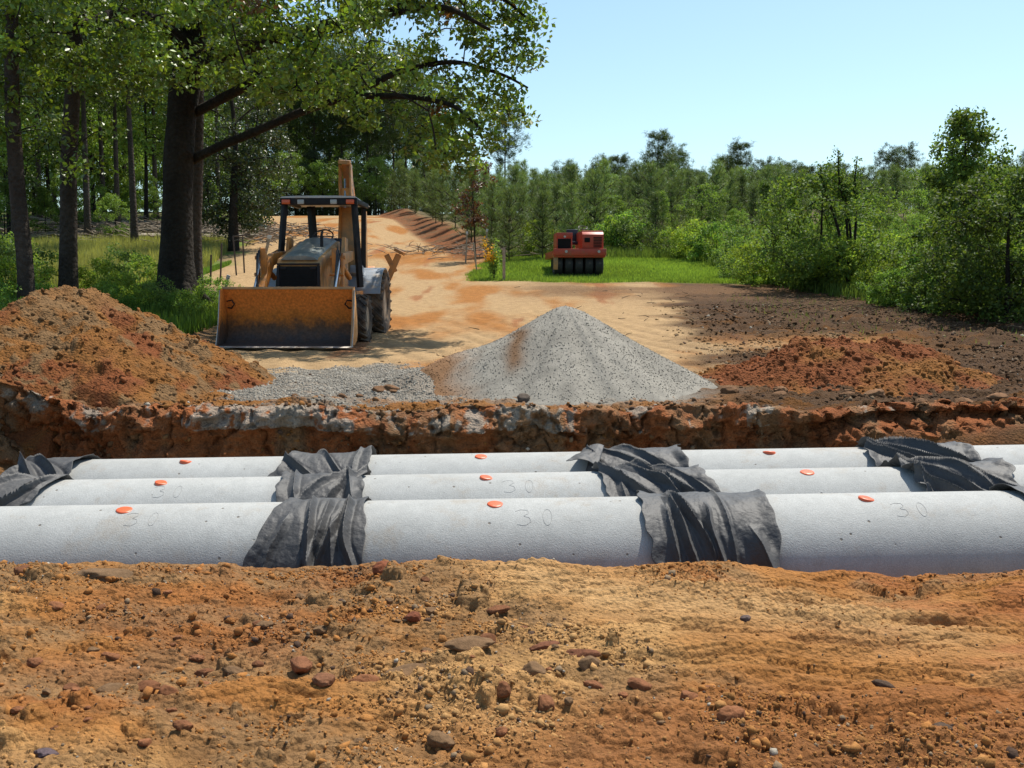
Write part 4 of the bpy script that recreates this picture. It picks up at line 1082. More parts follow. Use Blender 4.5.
M['roller_red'] = pmat('faded_red_paint', (.40, .045, .016), .45, 0, .2, 5, .12, 40, dirt=(.24, .08, .035), dirt_amt=.3, dirt_scale=4)
M['roller_tyre'] = pmat('smooth_black_tyre', (.022, .022, .022), .7, 0, .3, 8, .1, 40, dirt=(.16, .12, .08), dirt_amt=.2, dirt_scale=4)
def roller():
    x, y = (578-512)*.0368, 36.3
    r = empty('tyre_roller', (x, y, ground_z(x, y)), R(4), 'red multi-tyre roller parked on the green lawn', 'roller')
    # front row of five smooth tyres, rear row of four
    for (yy, xs) in ((.45, np.linspace(-.74, .74, 5)), (2.55, np.linspace(-.56, .56, 4))):
        for q in xs:
            w = bpy.data.objects.new('wheel', None); COL.objects.link(w); w.parent = r; w.location = (q, yy, .42)
            MB().lathe([(-.11, .22), (-.15, .26), (-.155, .36), (-.125, .415), (0, .42), (.125, .415), (.155, .36), (.15, .26), (.11, .22)], (0, 0, 0), 'x', 36).build('tyre', M['roller_tyre'], w)
            MB().lathe([(-.11, .235), (-.06, .2), (-.05, .05), (.05, .05), (.06, .2), (.11, .235)], (0, 0, 0), 'x', 24).build('rim', M['roller_red'], w)
    MB().box((0, 1.45, .80), (1.86, 3.1, .26), bev=.03).build('chassis', M['roller_red'], r)
    MB().box((0, -.12, .86), (1.92, .10, .24), bev=.02).build('front_beam', M['roller_red'], r)
    t = MB(); t.box((-.86, .0, .55), (.16, .10, .62), bev=.01); t.build('tyre_scraper', M['pale_orange'], r)
    # left: open operator position; right: engine box, its top panel painted sunlit
    t = MB(); t.box((-.80, .55, 1.25), (.05, .9, .62)); t.box((-.27, .55, 1.22), (.05, .9, .56)); t.box((-.535, .08, 1.47), (.58, .06, .18)); t.box((-.535, 1.0, 1.25), (.58, .06, .62)); t.build('operator_box', M['roller_red'], r)
    MB().box((-.535, .14, 1.14), (.48, .04, .42), bev=.02).build('dark_opening', M['dark_grille'], r)  # dark sheet paints the shade inside the opening
    t = MB(); t.prism([(.02, .93), (.02, 1.50), (.14, 1.60), (1.9, 1.62), (1.9, .93)], .10, .88, .025); t.build('engine_box', M['roller_red'], r)
    t = MB(); t.box((.50, 1.0, 1.635), (.74, 1.6, .03), bev=.008); t.build('hood_panel', pmat('sunlit_red_top', (.62, .24, .13), .4, 0, .15), r)  # sun highlight put into the panel's paler red
    t = MB()
    for k in range(7): t.box((.66, .012, 1.06+k*.055), (.30, .02, .03), bev=0)
    t.build('side_grille', M['dark_grille'], r)
    t = MB(); t.box((.28, .0, 1.30), (.20, .05, .16), bev=.03); t.build('dashboard', M['dark_grille'], r)
    st = MB(); st.box((-.05, 1.45, 1.25), (.46, .44, .12), bev=.04); st.box((-.05, 1.68, 1.52), (.44, .1, .5), bev=.04); st.build('seat', M['seat'], r)
    sw = MB(); an = np.linspace(0, 2*math.pi, 25)
    sw.tube([(.22+.17*math.cos(a), .75+.15*math.sin(a), 1.78+.07*math.sin(a)) for a in an], .015); sw.rod((.22, .7, 1.55), (.22, .75, 1.78), .02); sw.build('steering_wheel', M['hose'], r)
    for q in (-.50, .68):
        MB().rod((q, -.20, .88), (q, -.165, .88), .05, 18).build('headlight', M['lamp_glass'], r)
    MB().rod((-.53, .05, 1.42), (-.53, .02, 1.42), .04, 14).build('headlight', M['lamp_glass'], r)
    return r
roller()
# ================================================================ TREES AND PLANTS
BARK = np.array([.034, .029, .024]); PBARK = np.array([.085, .068, .055])
OAKG = np.array([.13, .20, .028]); PINEG = np.array([.055, .085, .022]); YPINE = np.array([.115, .165, .052]); HARDG = np.array([.14, .225, .036]); SHR = np.array([.15, .235, .05])

def bark_tube(A, pts, rad, n=10, col=BARK, seed=0, smooth_n=4):
    pts = np.asarray(pts, float)
    t = np.linspace(0, len(pts)-1, (len(pts)-1)*smooth_n+1)
    P = np.stack([np.interp(t, range(len(pts)), pts[:, k]) for k in range(3)], -1)
    if len(P) > 6:
        k = np.ones(3)/3
        for c in range(3): P[1:-1, c] = np.convolve(P[:, c], k, 'valid')
    r = np.interp(t, range(len(pts)), rad)
    V, F = tube(P, r, n)
    s = noise(V[:, 0]*6, V[:, 1]*6, V[:, 2]*1.2, seed)
    V = V+unit(V-np.repeat(P, n, 0)[:len(V)] if len(V) == len(P)*n else V-np.concatenate([np.repeat(P, n, 0), P[:1], P[-1:]]))*(s*.06*np.concatenate([np.repeat(r, n), [0, 0]])[:len(V)])[:, None]
    A.add(V, F, np.clip(col*(1+.25*s[:, None]), 0, 1))

def grow(limbs, clusters, A, twig_r=.018, seed=0):
    """connect leaf clusters to the nearest point of the growing skeleton with thin bent branches"""
    r = np.random.default_rng(seed)
    nodes = []
    for L in limbs:
        L = np.asarray(L, float)
        for a, b in zip(L[:-1], L[1:]):
            for k in range(6): nodes.append(a+(b-a)*k/6)
    nodes = np.array(nodes)
    C = np.array(clusters); D = np.array([np.min(((nodes-c)**2).sum(1)) for c in C]); order = np.argsort(D)
    for i in order:
        c = C[i]; d = ((nodes-c)**2).sum(1)+.6*np.maximum(nodes[:, 2]-c[2], 0)
        j = np.argmin(d); p = nodes[j]; dist = np.linalg.norm(c-p)
        n = max(3, int(dist/.25)); t = np.linspace(0, 1, n+1)[:, None]
        bow = np.array([0, 0, .12*dist])+r.normal(size=3)*.08*dist
        P = p+(c-p)*t+bow*np.sin(t*math.pi)+r.normal(size=(n+1, 3))*.025*np.sin(t*math.pi)
        rr = np.linspace(twig_r*(1+.5*min(dist, 3)), twig_r*.45, n+1)
        A.add(*tube(P, rr, 5, False), BARK*.9)
        nodes = np.concatenate([nodes, P[1:]])

# ---------------- the big oak
def oak():
    r = np.random.default_rng(21)
    base = at(177, 300, 24.0); gz = surf_z(base[0], base[1])
    base[2] = gz
    T = empty('oak_tree', base, 0, 'massive dark oak with a wide spreading crown over the left side of the dirt road', 'tree')
    def W(px, py, Y): return at(px, py, Y)-base
    A = Acc()
    trunk = [np.array([0, 0, -.3]), np.array([0, 0, .25]), np.array([.02, 0, 1.0]), W(177, 220, 24), W(179, 150, 24), W(183, 100, 24), W(190, 62, 24), W(196, 20, 24), W(200, -60, 24), W(190, -170, 23.6)]
    tr_r = [.60, .48, .39, .355, .34, .335, .32, .26, .20, .12]
    bark_tube(A, trunk, tr_r, 18, BARK, 1, 5)
    for k in range(6):   # root flare
        a = k/6*6.28+.3
        bark_tube(A, [np.array([.25*math.cos(a), .25*math.sin(a), .55]), np.array([.5*math.cos(a), .5*math.sin(a), .15]), np.array([.85*math.cos(a), .85*math.sin(a), -.12])], [.16, .15, .06], 8, BARK, k)
    limbs = []
    def limb(pts, rad):
        limbs.append(pts); bark_tube(A, pts, rad, 9, BARK, len(limbs), 4)
    limb([W(188, 75, 24), W(225, 50, 23), W(275, 38, 22), W(330, 25, 21), W(390, 12, 20), W(445, 5, 19.5), W(490, 30, 19)], [.24, .21, .17, .13, .09, .06, .03])
    limb([W(196, 112, 24.1), W(225, 97, 23.6), W(262, 78, 23), W(300, 50, 22.5), W(340, 20, 22), W(380, -40, 21.5)], [.12, .115, .10, .085, .065, .04])
    limb([W(193, 160, 24.2), W(215, 148, 23.6), W(255, 132, 22.8), W(300, 112, 22), W(350, 96, 21), W(410, 96, 20.2), W(455, 105, 19.6), W(480, 128, 19.2)], [.11, .10, .095, .085, .07, .055, .04, .025])
    limb([W(350, 96, 21), W(400, 70, 20.6), W(455, 60, 20.2), W(505, 75, 20), W(528, 88, 20)], [.08, .06, .045, .03, .02])
    limb([W(390, 12, 20), W(440, -20, 20), W(500, -5, 20), W(535, 25, 20)], [.07, .05, .035, .02])
    limb([W(192, 50, 24), W(160, 20, 23), W(120, 10, 22), W(80, 25, 21), W(40, 20, 20.5)], [.2, .15, .1, .07, .04])
    limb([W(200, -20, 24), W(240, -80, 25), W(290, -140, 26)], [.2, .13, .06])
    limb([W(196, -60, 24), W(150, -130, 24), W(100, -180, 24)], [.18, .12, .06])
    limb([W(262, 78, 23), W(240, 30, 25), W(230, -20, 27)], [.1, .07, .04])
    # leaf clusters: inside the outline of the crown, broken by gaps
    cl = []
    xs_lo = [0, 60, 110, 165, 200, 250, 300, 350, 400, 440, 470, 495, 515, 540]
    lo = [75, 88, 100, 92, 85, 100, 112, 122, 148, 168, 172, 160, 128, 70]
    tries = 0
    while len(cl) < 560 and tries < 20000:
        tries += 1
        px = r.uniform(5, 540); py = r.uniform(-150, 175)
        if px > 395 and py < 175:
            pass
        lim = np.interp(px, xs_lo, lo)
        if py > lim-4: continue
        Y = r.uniform(17.6, 25.5) if px < 400 else r.uniform(18.0, 22.5)
        if py < 0 and r.random() < .35: continue
        w = at(px, py, Y)
        g = fbm(np.array([px/46.]), np.array([py/40.]), np.array([Y/3.]), 3, 402)[0]
        thr = -.06 if px < 380 else .08
        if px > 440: thr = .20
        if px > 480: thr = .45
        if py < 0: thr = -.05
        if g < thr: continue
        cl.append(w-base)
    # fixed sprays that shape the right-hand outline
    for (px, py, Y) in ((520, 22, 20), (532, 18, 20), (536, 30, 20), (505, 14, 20), (527, 52, 20), (533, 60, 20), (517, 40, 20), (520, 60, 19.6), (505, 52, 20), (486, 60, 20), (488, 46, 19.8), (500, 85, 20), (512, 98, 20), (524, 115, 20), (510, 118, 20), (482, 122, 19.4), (486, 132, 19.4), (470, 135, 19.2), (496, 140, 19.5), (478, 150, 19.2), (455, 160, 19), (440, 150, 19), (430, 158, 19.2), (462, 172, 19), (448, 140, 19.5), (415, 145, 19.5), (492, 20, 20), (470, 12, 19.8), (470, 40, 20), (455, 85, 19.8), (480, 100, 20), (495, 70, 20.2), (465, 118, 19.6), (415, 128, 20), (400, 110, 20), (500, 96, 20), (450, 120, 19.6), (436, 132, 19.4)):
        cl.append(W(px, py, Y)); 
    # upper crown above the picture
    for k in range(150):
        a = r.uniform(0, 6.28); rr = 6.5*math.sqrt(r.random()); z = r.uniform(7.8, 13.5)
        if rr > 8*(1-((z-7)/8)**2)**.5: continue
        cl.append(np.array([1.2+rr*math.cos(a), .5+rr*math.sin(a)*.8-1.5, z]))
    grow(limbs, cl, A, .013, 3)
    link('trunk', A.mesh('trunk', True), T, M['bark'])
    Lf = Acc()
    for c in cl:
        n = int(r.uniform(60, 105)); rad = r.uniform(.22, .44)
        # drooping sprays of broad leaves
        q = unit(r.normal(size=(n, 3)))*(r.random((n, 1))**.45)*rad*np.array([1.15, 1.15, .72])+c
        V, F = leaves(q, .115, .62, .45, r)
        b = OAKG*r.uniform(.55, 1.35)
        if r.random() < .008: b = np.array([.14, .07, .025])
        Lf.add(V, F, tint(n, b, .45, 4, r))
    link('crown', Lf.mesh('crown'), T, M['leaf'])
    return T
oak()

# ---------------- tree prototypes
def cluster_tree(name, H, R0, nclus, nleaf, leaf, green, seed, trunk_r, crown_lo=.3, shape='round', col=BARK, rad=(.4, .8), mat='leaf', wood=True, gapy=0.0, lean=0.0, aspect=.6, up=.35, limb=True):
    r = np.random.default_rng(seed)
    A = Acc()
    pts = [np.array([lean*t*H+.05*H*noise(np.array([t*2.+seed]), 0., 0, seed)[0]*t, .04*H*noise(np.array([t*2.+seed+5]), 0., 0, seed)[0]*t, t*H*.95-(.25 if t == 0 else 0)]) for t in np.linspace(0, 1, 8)]
    rr = [trunk_r*(1.25 if k == 0 else 1-.85*(k/7)) for k in range(8)]
    bark_tube(A, pts, rr, 8, col, seed, 3)
    cl = []
    pts = np.array(pts)
    while len(cl) < nclus:
        t = r.uniform(crown_lo, 1.0); a = r.uniform(0, 6.28)
        u = (t-crown_lo)/(1-crown_lo)
        if shape == 'round': w = math.sqrt(max(0, 1-(2*u-1)**2))*.95+.12
        elif shape == 'cone': w = (1-u)**.75+.06
        else: w = 1.1-.72*u+.15*math.sin(u*11)
        q = math.sqrt(r.uniform(.02, 1))*R0*w*(1+.35*noise(np.array([math.cos(a)*1.5+seed]), np.array([math.sin(a)*1.5]), np.array([t*4]), seed)[0])
        ax = np.array([np.interp(t, np.linspace(0, 1, 8), pts[:, k]) for k in range(3)])
        c = ax+np.array([q*math.cos(a), q*math.sin(a), 0])
        c[2] = t*H+.1*r.normal()
        if gapy and noise(c[0]/gapy, c[1]/gapy, c[2]/gapy, seed+3) < -.25: continue
        cl.append(c)
    if limb and wood:
        B = Acc(); grow([pts[1:]], cl, A, trunk_r*.12+.004, seed)
    Lf = Acc()
    for c in cl:
        rad_ = r.uniform(*rad); n = nleaf
        q = unit(r.normal(size=(n, 3)))*(r.random((n, 1))**.5)*rad_*np.array([1, 1, .7])+c
        V, F = leaves(q, leaf, aspect, up, r)
        Lf.add(V, F, tint(n, np.asarray(green)*r.uniform(.72, 1.3), .28, 4, r))
    mt, mc = A.mesh('trunk', True), Lf.mesh('crown'); mt.materials.append(M['bark']); mc.materials.append(M[mat])
    return mt, mc

def pine_tree(H, R0, whorls, seed, trunk_r, lo=.08, green=YPINE, nl=.24, nw=.03, per=6, tuft=3, nn=9, tall=False, col=PBARK):
    r = np.random.default_rng(seed); A = Acc(); Lf = Acc()
    bend = r.normal(size=2)*.02*H
    ax = lambda t: np.array([bend[0]*t*t, bend[1]*t*t, t*H])
    pts = [ax(t) for t in np.linspace(0, 1, 9)]; pts[0] = pts[0]-[0, 0, .25]
    bark_tube(A, pts, [trunk_r*(1.15 if k == 0 else 1-.88*k/8) for k in range(9)], 7, col, seed, 2)
    for w in range(whorls):
        t = lo+(1-lo)*((w+.5)/whorls)**(.9)+r.normal()*.01
        u = (t-lo)/(1-lo)
        Lb = R0*((1-u)**.55*(.75+.45*math.sin(w*2.3+seed))+.06) if not tall else R0*(.35+.75*math.sin(min(1, u*1.15)*math.pi*.82))*(1-.35*u)
        m = per if not tall else int(r.integers(2, 5))
        a0 = r.uniform(0, 6.28)
        for k in range(m):
            a = a0+k/m*6.28+r.normal()*.25; L = Lb*(r.uniform(.7, 1.2) if tall else r.uniform(.4, 1.3))
            up = .35+.5*u if not tall else r.uniform(-.05, .55)
            d = unit(np.array([math.cos(a), math.sin(a), up]))
            p0 = ax(min(t, 1)); tip = p0+d*L+np.array([0, 0, .12*L])
            if tall or L > .5: A.add(*tube([p0, p0+d*L*.5, tip], [.02+.012*L, .015+.005*L, .006], 4, False), col*.8)
            nt_ = max(2, int(tuft*(.5+L/R0))) if not tall else int(3+L*2.2)
            for q in range(nt_):
                f = (q+1)/nt_ if not tall else r.uniform(.45, 1.05)
                c = p0+(tip-p0)*f+r.normal(size=3)*(.05 if not tall else .22)*L
                n = nn if not tall else nn*3
                dd = unit(r.normal(size=(n, 3))*.9+unit(tip-p0)*.9+np.array([0, 0, .55]))
                cc = np.repeat(c[None], n, 0)+r.normal(size=(n, 3))*(.07 if not tall else .17)
                V, F = needles(cc, dd, nl, nw, r)
                Lf.add(V, F, tint(n, green*r.uniform(.7, 1.3), .25, 3, r))
    mt, mc = A.mesh('trunk', True), Lf.mesh('crown'); mt.materials.append(M['bark']); mc.materials.append(M['needle'])
    return mt, mc

def put(name, mm, x, y, s=1, rz=0, label=None, cat='tree', group=None, sz=None, z=None, tilt=(0, 0)):
    root = bpy.data.objects.new(name, None); COL.objects.link(root); root.empty_display_size = .2
    zz = ground_z(x, y) if z is None else z
    root.location = (x, y, zz-.05); root.rotation_euler = (tilt[0], tilt[1], rz); root.scale = (s, s, sz or s)
    tag(root, label, cat, group)
    for part, me in mm: 
        o = bpy.data.objects.new(part, me); COL.objects.link(o); o.parent = root
    return root
def parts(mm): return [('trunk', mm[0]), ('crown', mm[1])]
def PX(px, Y): return (px-512)/FOC*(Y*1.0)

# prototypes
TP = [parts(pine_tree(15.5, 2.6, 22, 500+k, .17, .42, PINEG, .42, .05, 5, 4, 9, True)) for k in range(4)]
YP = [parts(pine_tree(4.3+.15*k, 1.4+.12*(k%3), 13, 520+k, .05, .04, YPINE*(.85+.09*k), .33, .026, 6, 4, 12)) for k in range(6)]
HW = [parts(cluster_tree('hw', 12.5, 3.6, 120, 70, .21, HARDG*(.85+.12*k), 540+k, .16, .22+.05*k, 'round', rad=(.55, 1.0), gapy=2.2)) for k in range(4)]
BUSHT = [parts(cluster_tree('bt', 5.5, 2.1, 110, 62, .15, SHR*(.8+.15*k), 560+k, .07, .06, 'round' if k != 1 else 'cone', rad=(.3, .55), mat='shrubleaf', gapy=1.2)) for k in range(4)]
SH = [[('stems', m_[0]), ('foliage', m_[1])] for m_ in (cluster_tree('sh', 1.6, 1.15, 60, 60, .095, SHR*np.array([(.8, .8, 1), (1.15, 1.1, .9), (1.35, 1.2, .9), (.95, 1.05, 1)][k]), 580+k, .02, .05, 'round', rad=(.2, .36), mat='shrubleaf', gapy=.8) for k in range(4))]

# ---------------- left: three foreground trunks beside the pile
def lone(px_base, py_base, Y, px_top, py_top, r0, label, seed, crown, name='pine_tree', H=13):
    b = at(px_base, py_base, Y); b[2] = surf_z(b[0], b[1]) if Y < 30 else ground_z(b[0], b[1])
    t = at(px_top, py_top, Y)-b; dr = t/t[2]
    rt = empty(name, b, 0, label, 'tree')
    r = np.random.default_rng(seed); A = Acc()
    pts = [dr*z+np.array([.05*math.sin(z*.9+seed), .05*math.cos(z*.7), 0])*(z > 0) for z in np.linspace(-.2, H, 9)]
    bark_tube(A, pts, [r0*1.25, r0*1.0, r0*.95, r0*.9, r0*.82, r0*.7, r0*.55, r0*.4, r0*.15], 12, PBARK*.75, seed, 5)
    cl = [(dr*r.uniform(crown[0], H)+unit(r.normal(size=3))*np.array([1, 1, .35])*r.uniform(.4, crown[1])) for k in range(crown[2])]
    grow([np.array(pts[2:])], cl, A, .010, seed)
    link('trunk', A.mesh('trunk', True), rt, M['bark'])
    Lf = Acc()
    for c in cl:
        n = 75; q = unit(r.normal(size=(n, 3)))*(r.random((n, 1))**.5)*r.uniform(.3, .55)*np.array([1, 1, .7])+c
        V, F = leaves(q, .12, .6, .4, r); Lf.add(V, F, tint(n, OAKG*r.uniform(.8, 1.35), .28, 4, r))
    link('crown', Lf.mesh('crown'), rt, M['leaf'])
lone(26, 318, 19.5, 13, 60, .155, 'slim leaning trunk at the far left edge behind the dirt pile', 611, (3.3, 2.6, 120), 'hardwood_tree', 11)
lone(68, 290, 24.0, 72, 95, .20, 'straight dark trunk between the leaning trunk and the big oak', 612, (4.8, 3.0, 110), 'hardwood_tree', 13)
lone(196, 280, 27.5, 197, 150, .17, 'narrow dark trunk standing close behind the big oak', 613, (6.0, 2.4, 70), 'hardwood_tree', 14)

rr_ = np.random.default_rng(77)
# ---------------- left woods
LW = 'woods behind the oak at the left'
n = 0
for (px, Y, kind, s) in ((138, 44, 0, .95), (122, 52, 1, .9), (108, 60, 2, 1.0), (20, 40, 0, .9), (0, 33, 1, .8), (45, 56, 3, 1), (92, 48, 1, 1), (160, 62, 0, 1), (205, 58, 3, 1.0), (222, 66, 1, 1.0), (252, 70, 2, 1.0), (-15, 46, 2, 1), (60, 72, 0, 1.1), (130, 74, 3, 1.1), (262, 84, 1, 1.05), (180, 80, 2, 1.1), (-30, 60, 1, 1.1), (-50, 38, 3, .9), (-70, 52, 0, 1.1)):
    put('pine_tree', TP[kind], PX(px, Y), Y, s, rr_.uniform(0, 6), 'tall slender pine with bare trunk in the woods left of the road', 'tree', 'tall pines in the left woods')
for (px, Y, kind, s) in [(q, float(rr_.uniform(66, 100)), int(rr_.integers(0, 4)), float(rr_.uniform(.95, 1.45))) for q in np.linspace(-70, 250, 17)]:
    put('bushy_tree', BUSHT[kind], PX(px, Y), Y, s, rr_.uniform(0, 6), 'short bushy tree at the back of the left woods', 'tree', 'bushy understorey trees of the left woods')
for (px, Y, kind, s) in ((15, 50, 0, .85), (55, 62, 1, .9), (98, 66, 2, .95), (150, 56, 3, .8), (185, 68, 0, .9), (-20, 40, 3, .7), (30, 80, 1, 1.1), (75, 85, 3, 1.1), (125, 90, 0, 1.1), (170, 92, 2, 1.1), (215, 90, 1, 1.05), (250, 98, 0, 1.05), (-50, 60, 2, 1.0), (-90, 50, 0, 1), (-10, 72, 2, 1.1), (238, 76, 3, .8), (5, 58, 1, .8), (40, 70, 0, .9), (110, 76, 3, .85), (160, 80, 1, .9), (200, 82, 0, .85), (-40, 76, 1, 1), (270, 104, 2, 1), (300, 112, 3, .9), (330, 116, 1, .9), (352, 120, 0, .9), (380, 114, 2, .85), (405, 118, 3, .9), (425, 112, 1, .8)):
    put('hardwood_tree', HW[kind], PX(px, Y), Y, s, rr_.uniform(0, 6), 'leafy broadleaf tree filling the woods left of the road', 'tree', 'broadleaf trees in the left woods')
CED = parts(cluster_tree('cedar', 8.6, 2.3, 190, 80, .13, np.array([.045, .07, .022]), 590, .22, .10, 'round', rad=(.35, .6), gapy=1.4))
put('cedar_tree', CED, PX(236, 43), 43, 1, 0, 'dense dark cedar beside the road between the oak and the backhoe canopy', 'tree')
put('cedar_tree', CED, PX(262, 56), 56, .85, 2, 'smaller dark evergreen just left of the road crest', 'tree')
# behind the crest of the road
for q in np.linspace(262, 432, 15):
    Yq = float(rr_.uniform(96, 116)); put('cedar_tree', CED, PX(q, Yq), Yq, float(rr_.uniform(.55, .85)), rr_.uniform(0, 6), 'dark rounded evergreen behind the crest of the dirt road', 'tree', 'dark evergreens behind the road crest')
for (px, Y, kind, s) in ((285, 96, 0, 1.0), (300, 104, 1, 1.1), (318, 98, 2, 1.05), (333, 108, 3, 1.2), (345, 99, 0, 1.1), (358, 112, 1, 1.25), (370, 100, 2, 1.1), (384, 108, 3, 1.15), (396, 96, 1, .85), (408, 104, 0, 1.05), (415, 116, 2, 1.25), (272, 102, 3, 1.1), (426, 98, 1, .75), (308, 118, 2, 1.25), (340, 122, 0, 1.25), (376, 124, 1, 1.25)):
    put('pine_tree', TP[kind], PX(px, Y), Y, s, rr_.uniform(0, 6), 'tall thin pine standing behind the crest of the dirt road', 'tree', 'tall pines behind the road crest')
for (px, Y, s) in ((290, 92, .5), (325, 94, .45), (352, 93, .5), (378, 95, .45), (312, 110, .8), (362, 112, .8), (392, 104, .55)):
    put('hardwood_tree', HW[int(rr_.integers(0, 4))], PX(px, Y), Y, s, rr_.uniform(0, 6), 'low broadleaf tree behind the crest of the dirt road', 'tree', 'broadleaf trees behind the road crest')
put('pine_tree', TP[2], PX(505, 86), 86, .62, 1, 'single thin pine rising above the young pines near the oak branch tips', 'tree')
put('pine_tree', TP[0], PX(496, 88), 88, .60, 3, 'taller of the thin pines by the oak branch tips, its neighbour to the right', 'tree') if False else None

# ---------------- young pine plantation on the right of the road
cnt = 0
for row_ in range(17):
    Y = 43+row_*2.8
    x = np.interp(Y, _ry, _rc)+np.interp(Y, _ry, _rw)+2.2
    x1 = min(Y*.56, 30)+2
    step = 1.4+row_*.11
    while x < x1:
        xx = x+rr_.normal()*.3; yy = Y+rr_.normal()*.5
        skip = (Y < 47 and xx > 3.4) or (Y < 50 and xx > 8) or rr_.random() < .07
        if row_ > 9 and rr_.random() < .3: skip = True
        if not skip and cnt < 296:
            s = rr_.uniform(.56, .80)*(1-.12*sm(4, 16, xx))
            if Y < 46: s *= .9
            put('young_pine', YP[int(rr_.integers(0, 6))], xx, yy, s, rr_.uniform(0, 6), 'bushy young pine in the plantation right of the road', 'tree', 'young pines of the plantation'); cnt += 1
        x += step
print('young pines', cnt)
# skyline pines far behind
k = 0
for px in np.arange(560, 1110, 9.5):
    Y = rr_.uniform(112, 150); h = .66+.03*math.sin(px*.05)+rr_.uniform(-.09, .09)
    if px > 790: h *= .86
    put('pine_tree', TP[int(rr_.integers(0, 4))], PX(px+rr_.uniform(-3, 3), Y), Y, h*1.1, rr_.uniform(0, 6), 'distant dark pine on the skyline to the right', 'tree', 'distant pines on the right skyline', sz=h); k += 1
for px in np.arange(555, 1100, 14):
    Y = rr_.uniform(100, 125)
    put('hardwood_tree', HW[int(rr_.integers(0, 4))], PX(px, Y), Y, rr_.uniform(.34, .46), rr_.uniform(0, 6), 'distant dark broadleaf tree below the right skyline', 'tree', 'distant broadleaf trees on the right')

# the tree with two bare forked tops, and the tall shrubby tree at the right
big = parts(cluster_tree('rt', 5.0, 1.6, 240, 70, .10, SHR*.85, 632, .08, .10, 'irr', rad=(.2, .4), mat='shrubleaf', gapy=0))
put('shrubby_tree', big, PX(962, 27), 27, 1.0, 0, 'tall narrow leafy tree rising above the shrubs at the right', 'tree')
mid_ = parts(cluster_tree('rm', 3.7, 1.9, 150, 75, .11, SHR*.9, 633, .07, .05, 'round', rad=(.3, .5), mat='shrubleaf', gapy=1.0))
put('leafy_shrub', [('stems', mid_[0][1]), ('foliage', mid_[1][1])], PX(818, 31.5), 31.5, 1.0, 0, 'big rounded dark green shrub right of the lawn below the forked sapling tops', 'shrub')
fk = Acc(); fl = Acc(); rq = np.random.default_rng(5)
b0 = np.array([PX(848, 31), 31, ground_z(PX(848, 31), 31)])
for (px, py) in ((838, 150), (857, 160), (820, 165), (846, 175)):
    e = at(px, py, 31)-b0; P = [np.zeros(3), e*.5+[.1, 0, .1], e*.8+[-.05, 0, 0], e]
    bark_tube(fk, P, [.05, .04, .03, .015], 6, BARK, 3)
    for q in range(42):
        f = rq.uniform(.62, 1.0); c = e*f+rq.normal(size=3)*.05
        V, F = leaves(c+rq.normal(size=(9, 3))*.06, .08, .6, .4, rq); fl.add(V, F, tint(9, SHR*.7, .3, 4, rq))
t = empty('forked_sapling', b0, 0, 'sapling with thin forked leafy tops sticking up above the big shrub', 'tree')
link('stems', fk.mesh('stems', True), t, M['bark']); link('foliage', fl.mesh('foliage'), t, M['shrubleaf'])
dk = parts(cluster_tree('rd', 3.3, 1.6, 210, 85, .09, SHR*.5, 635, .07, .02, 'round', rad=(.26, .45), mat='shrubleaf', gapy=.0))
put('leafy_shrub', [('stems', dk[0][1]), ('foliage', dk[1][1])], 11.15, 22.6, 1.0, 0, 'large dark rounded bush at the right edge of the picture', 'shrub')
# shrub belt: (px, Y, proto, scale, tall?)
belt = [(640, 46, 0, 1.2), (668, 45, 1, 1.1), (693, 43, 2, 1.0), (715, 42, 3, 1.3), (742, 40, 0, 1.2), (760, 37, 1, .95), (752, 33.5, 2, 1.0), (775, 34, 3, .9), (735, 36, 0, .75),
        (610, 47, 1, 1.2), (585, 47.5, 2, 1.1), (622, 47, 3, 1.4), (868, 32, 0, 1.0), (885, 30, 1, 1.1), (905, 27.5, 2, 1.0), (925, 25.5, 3, 1.05), (938, 24.5, 0, 1.0), (905, 31, 1, 1.3), (955, 26, 2, 1.2), (890, 26.5, 3, .8), (1010, 25.5, 1, 1.3), (1035, 24, 3, 1.2), (990, 24.0, 0, 1.1), (1060, 26, 2, 1.4), (800, 33, 0, 1.1), (835, 31, 2, 1.0), (858, 34, 1, 1.3)]
for (px, Y, k, s) in belt:
    put('leafy_shrub', SH[k], PX(px, Y), Y, s*rr_.uniform(.7, 1.0), rr_.uniform(0, 6), 'low leafy green shrub in the belt at the right behind the bare ground', 'shrub', 'low shrubs along the right edge of the clearing')
tallb = [(607, 50, 0, .75), (660, 50, 1, .62), (700, 49, 2, .72), (735, 47, 3, .70), (770, 43, 0, .72), (640, 54, 2, .6), (800, 40, 2, .62), (880, 38, 0, .62), (905, 36, 2, .58), (790, 50, 1, .8), (835, 48, 3, .75), (870, 50, 0, .7), (915, 44, 2, .7), (545, 48.5, 1, .55), (940, 32, 3, .62), (1005, 30, 0, .72), (985, 28, 2, .55), (1040, 30, 1, .85), (1080, 28, 3, .8), (760, 55, 1, .75), (720, 56, 2, .72), (960, 48, 1, .9), (1000, 46, 3, .9), (1050, 42, 0, .9), (925, 55, 2, .9)]
for (px, Y, k, s) in tallb:
    put('leafy_shrub', [('stems', BUSHT[k][0][1]), ('foliage', BUSHT[k][1][1])], PX(px, Y), Y, s*.60*rr_.uniform(.8, 1.25), rr_.uniform(0, 6), 'head-high broadleaf bush in front of the pines at the right', 'shrub', 'tall bushes between the pines and the clearing')
put('leafy_shrub', SH[2], PX(543, 45), 45, .9, 1, 'small pale shrub at the back corner of the lawn left of the roller', 'shrub')
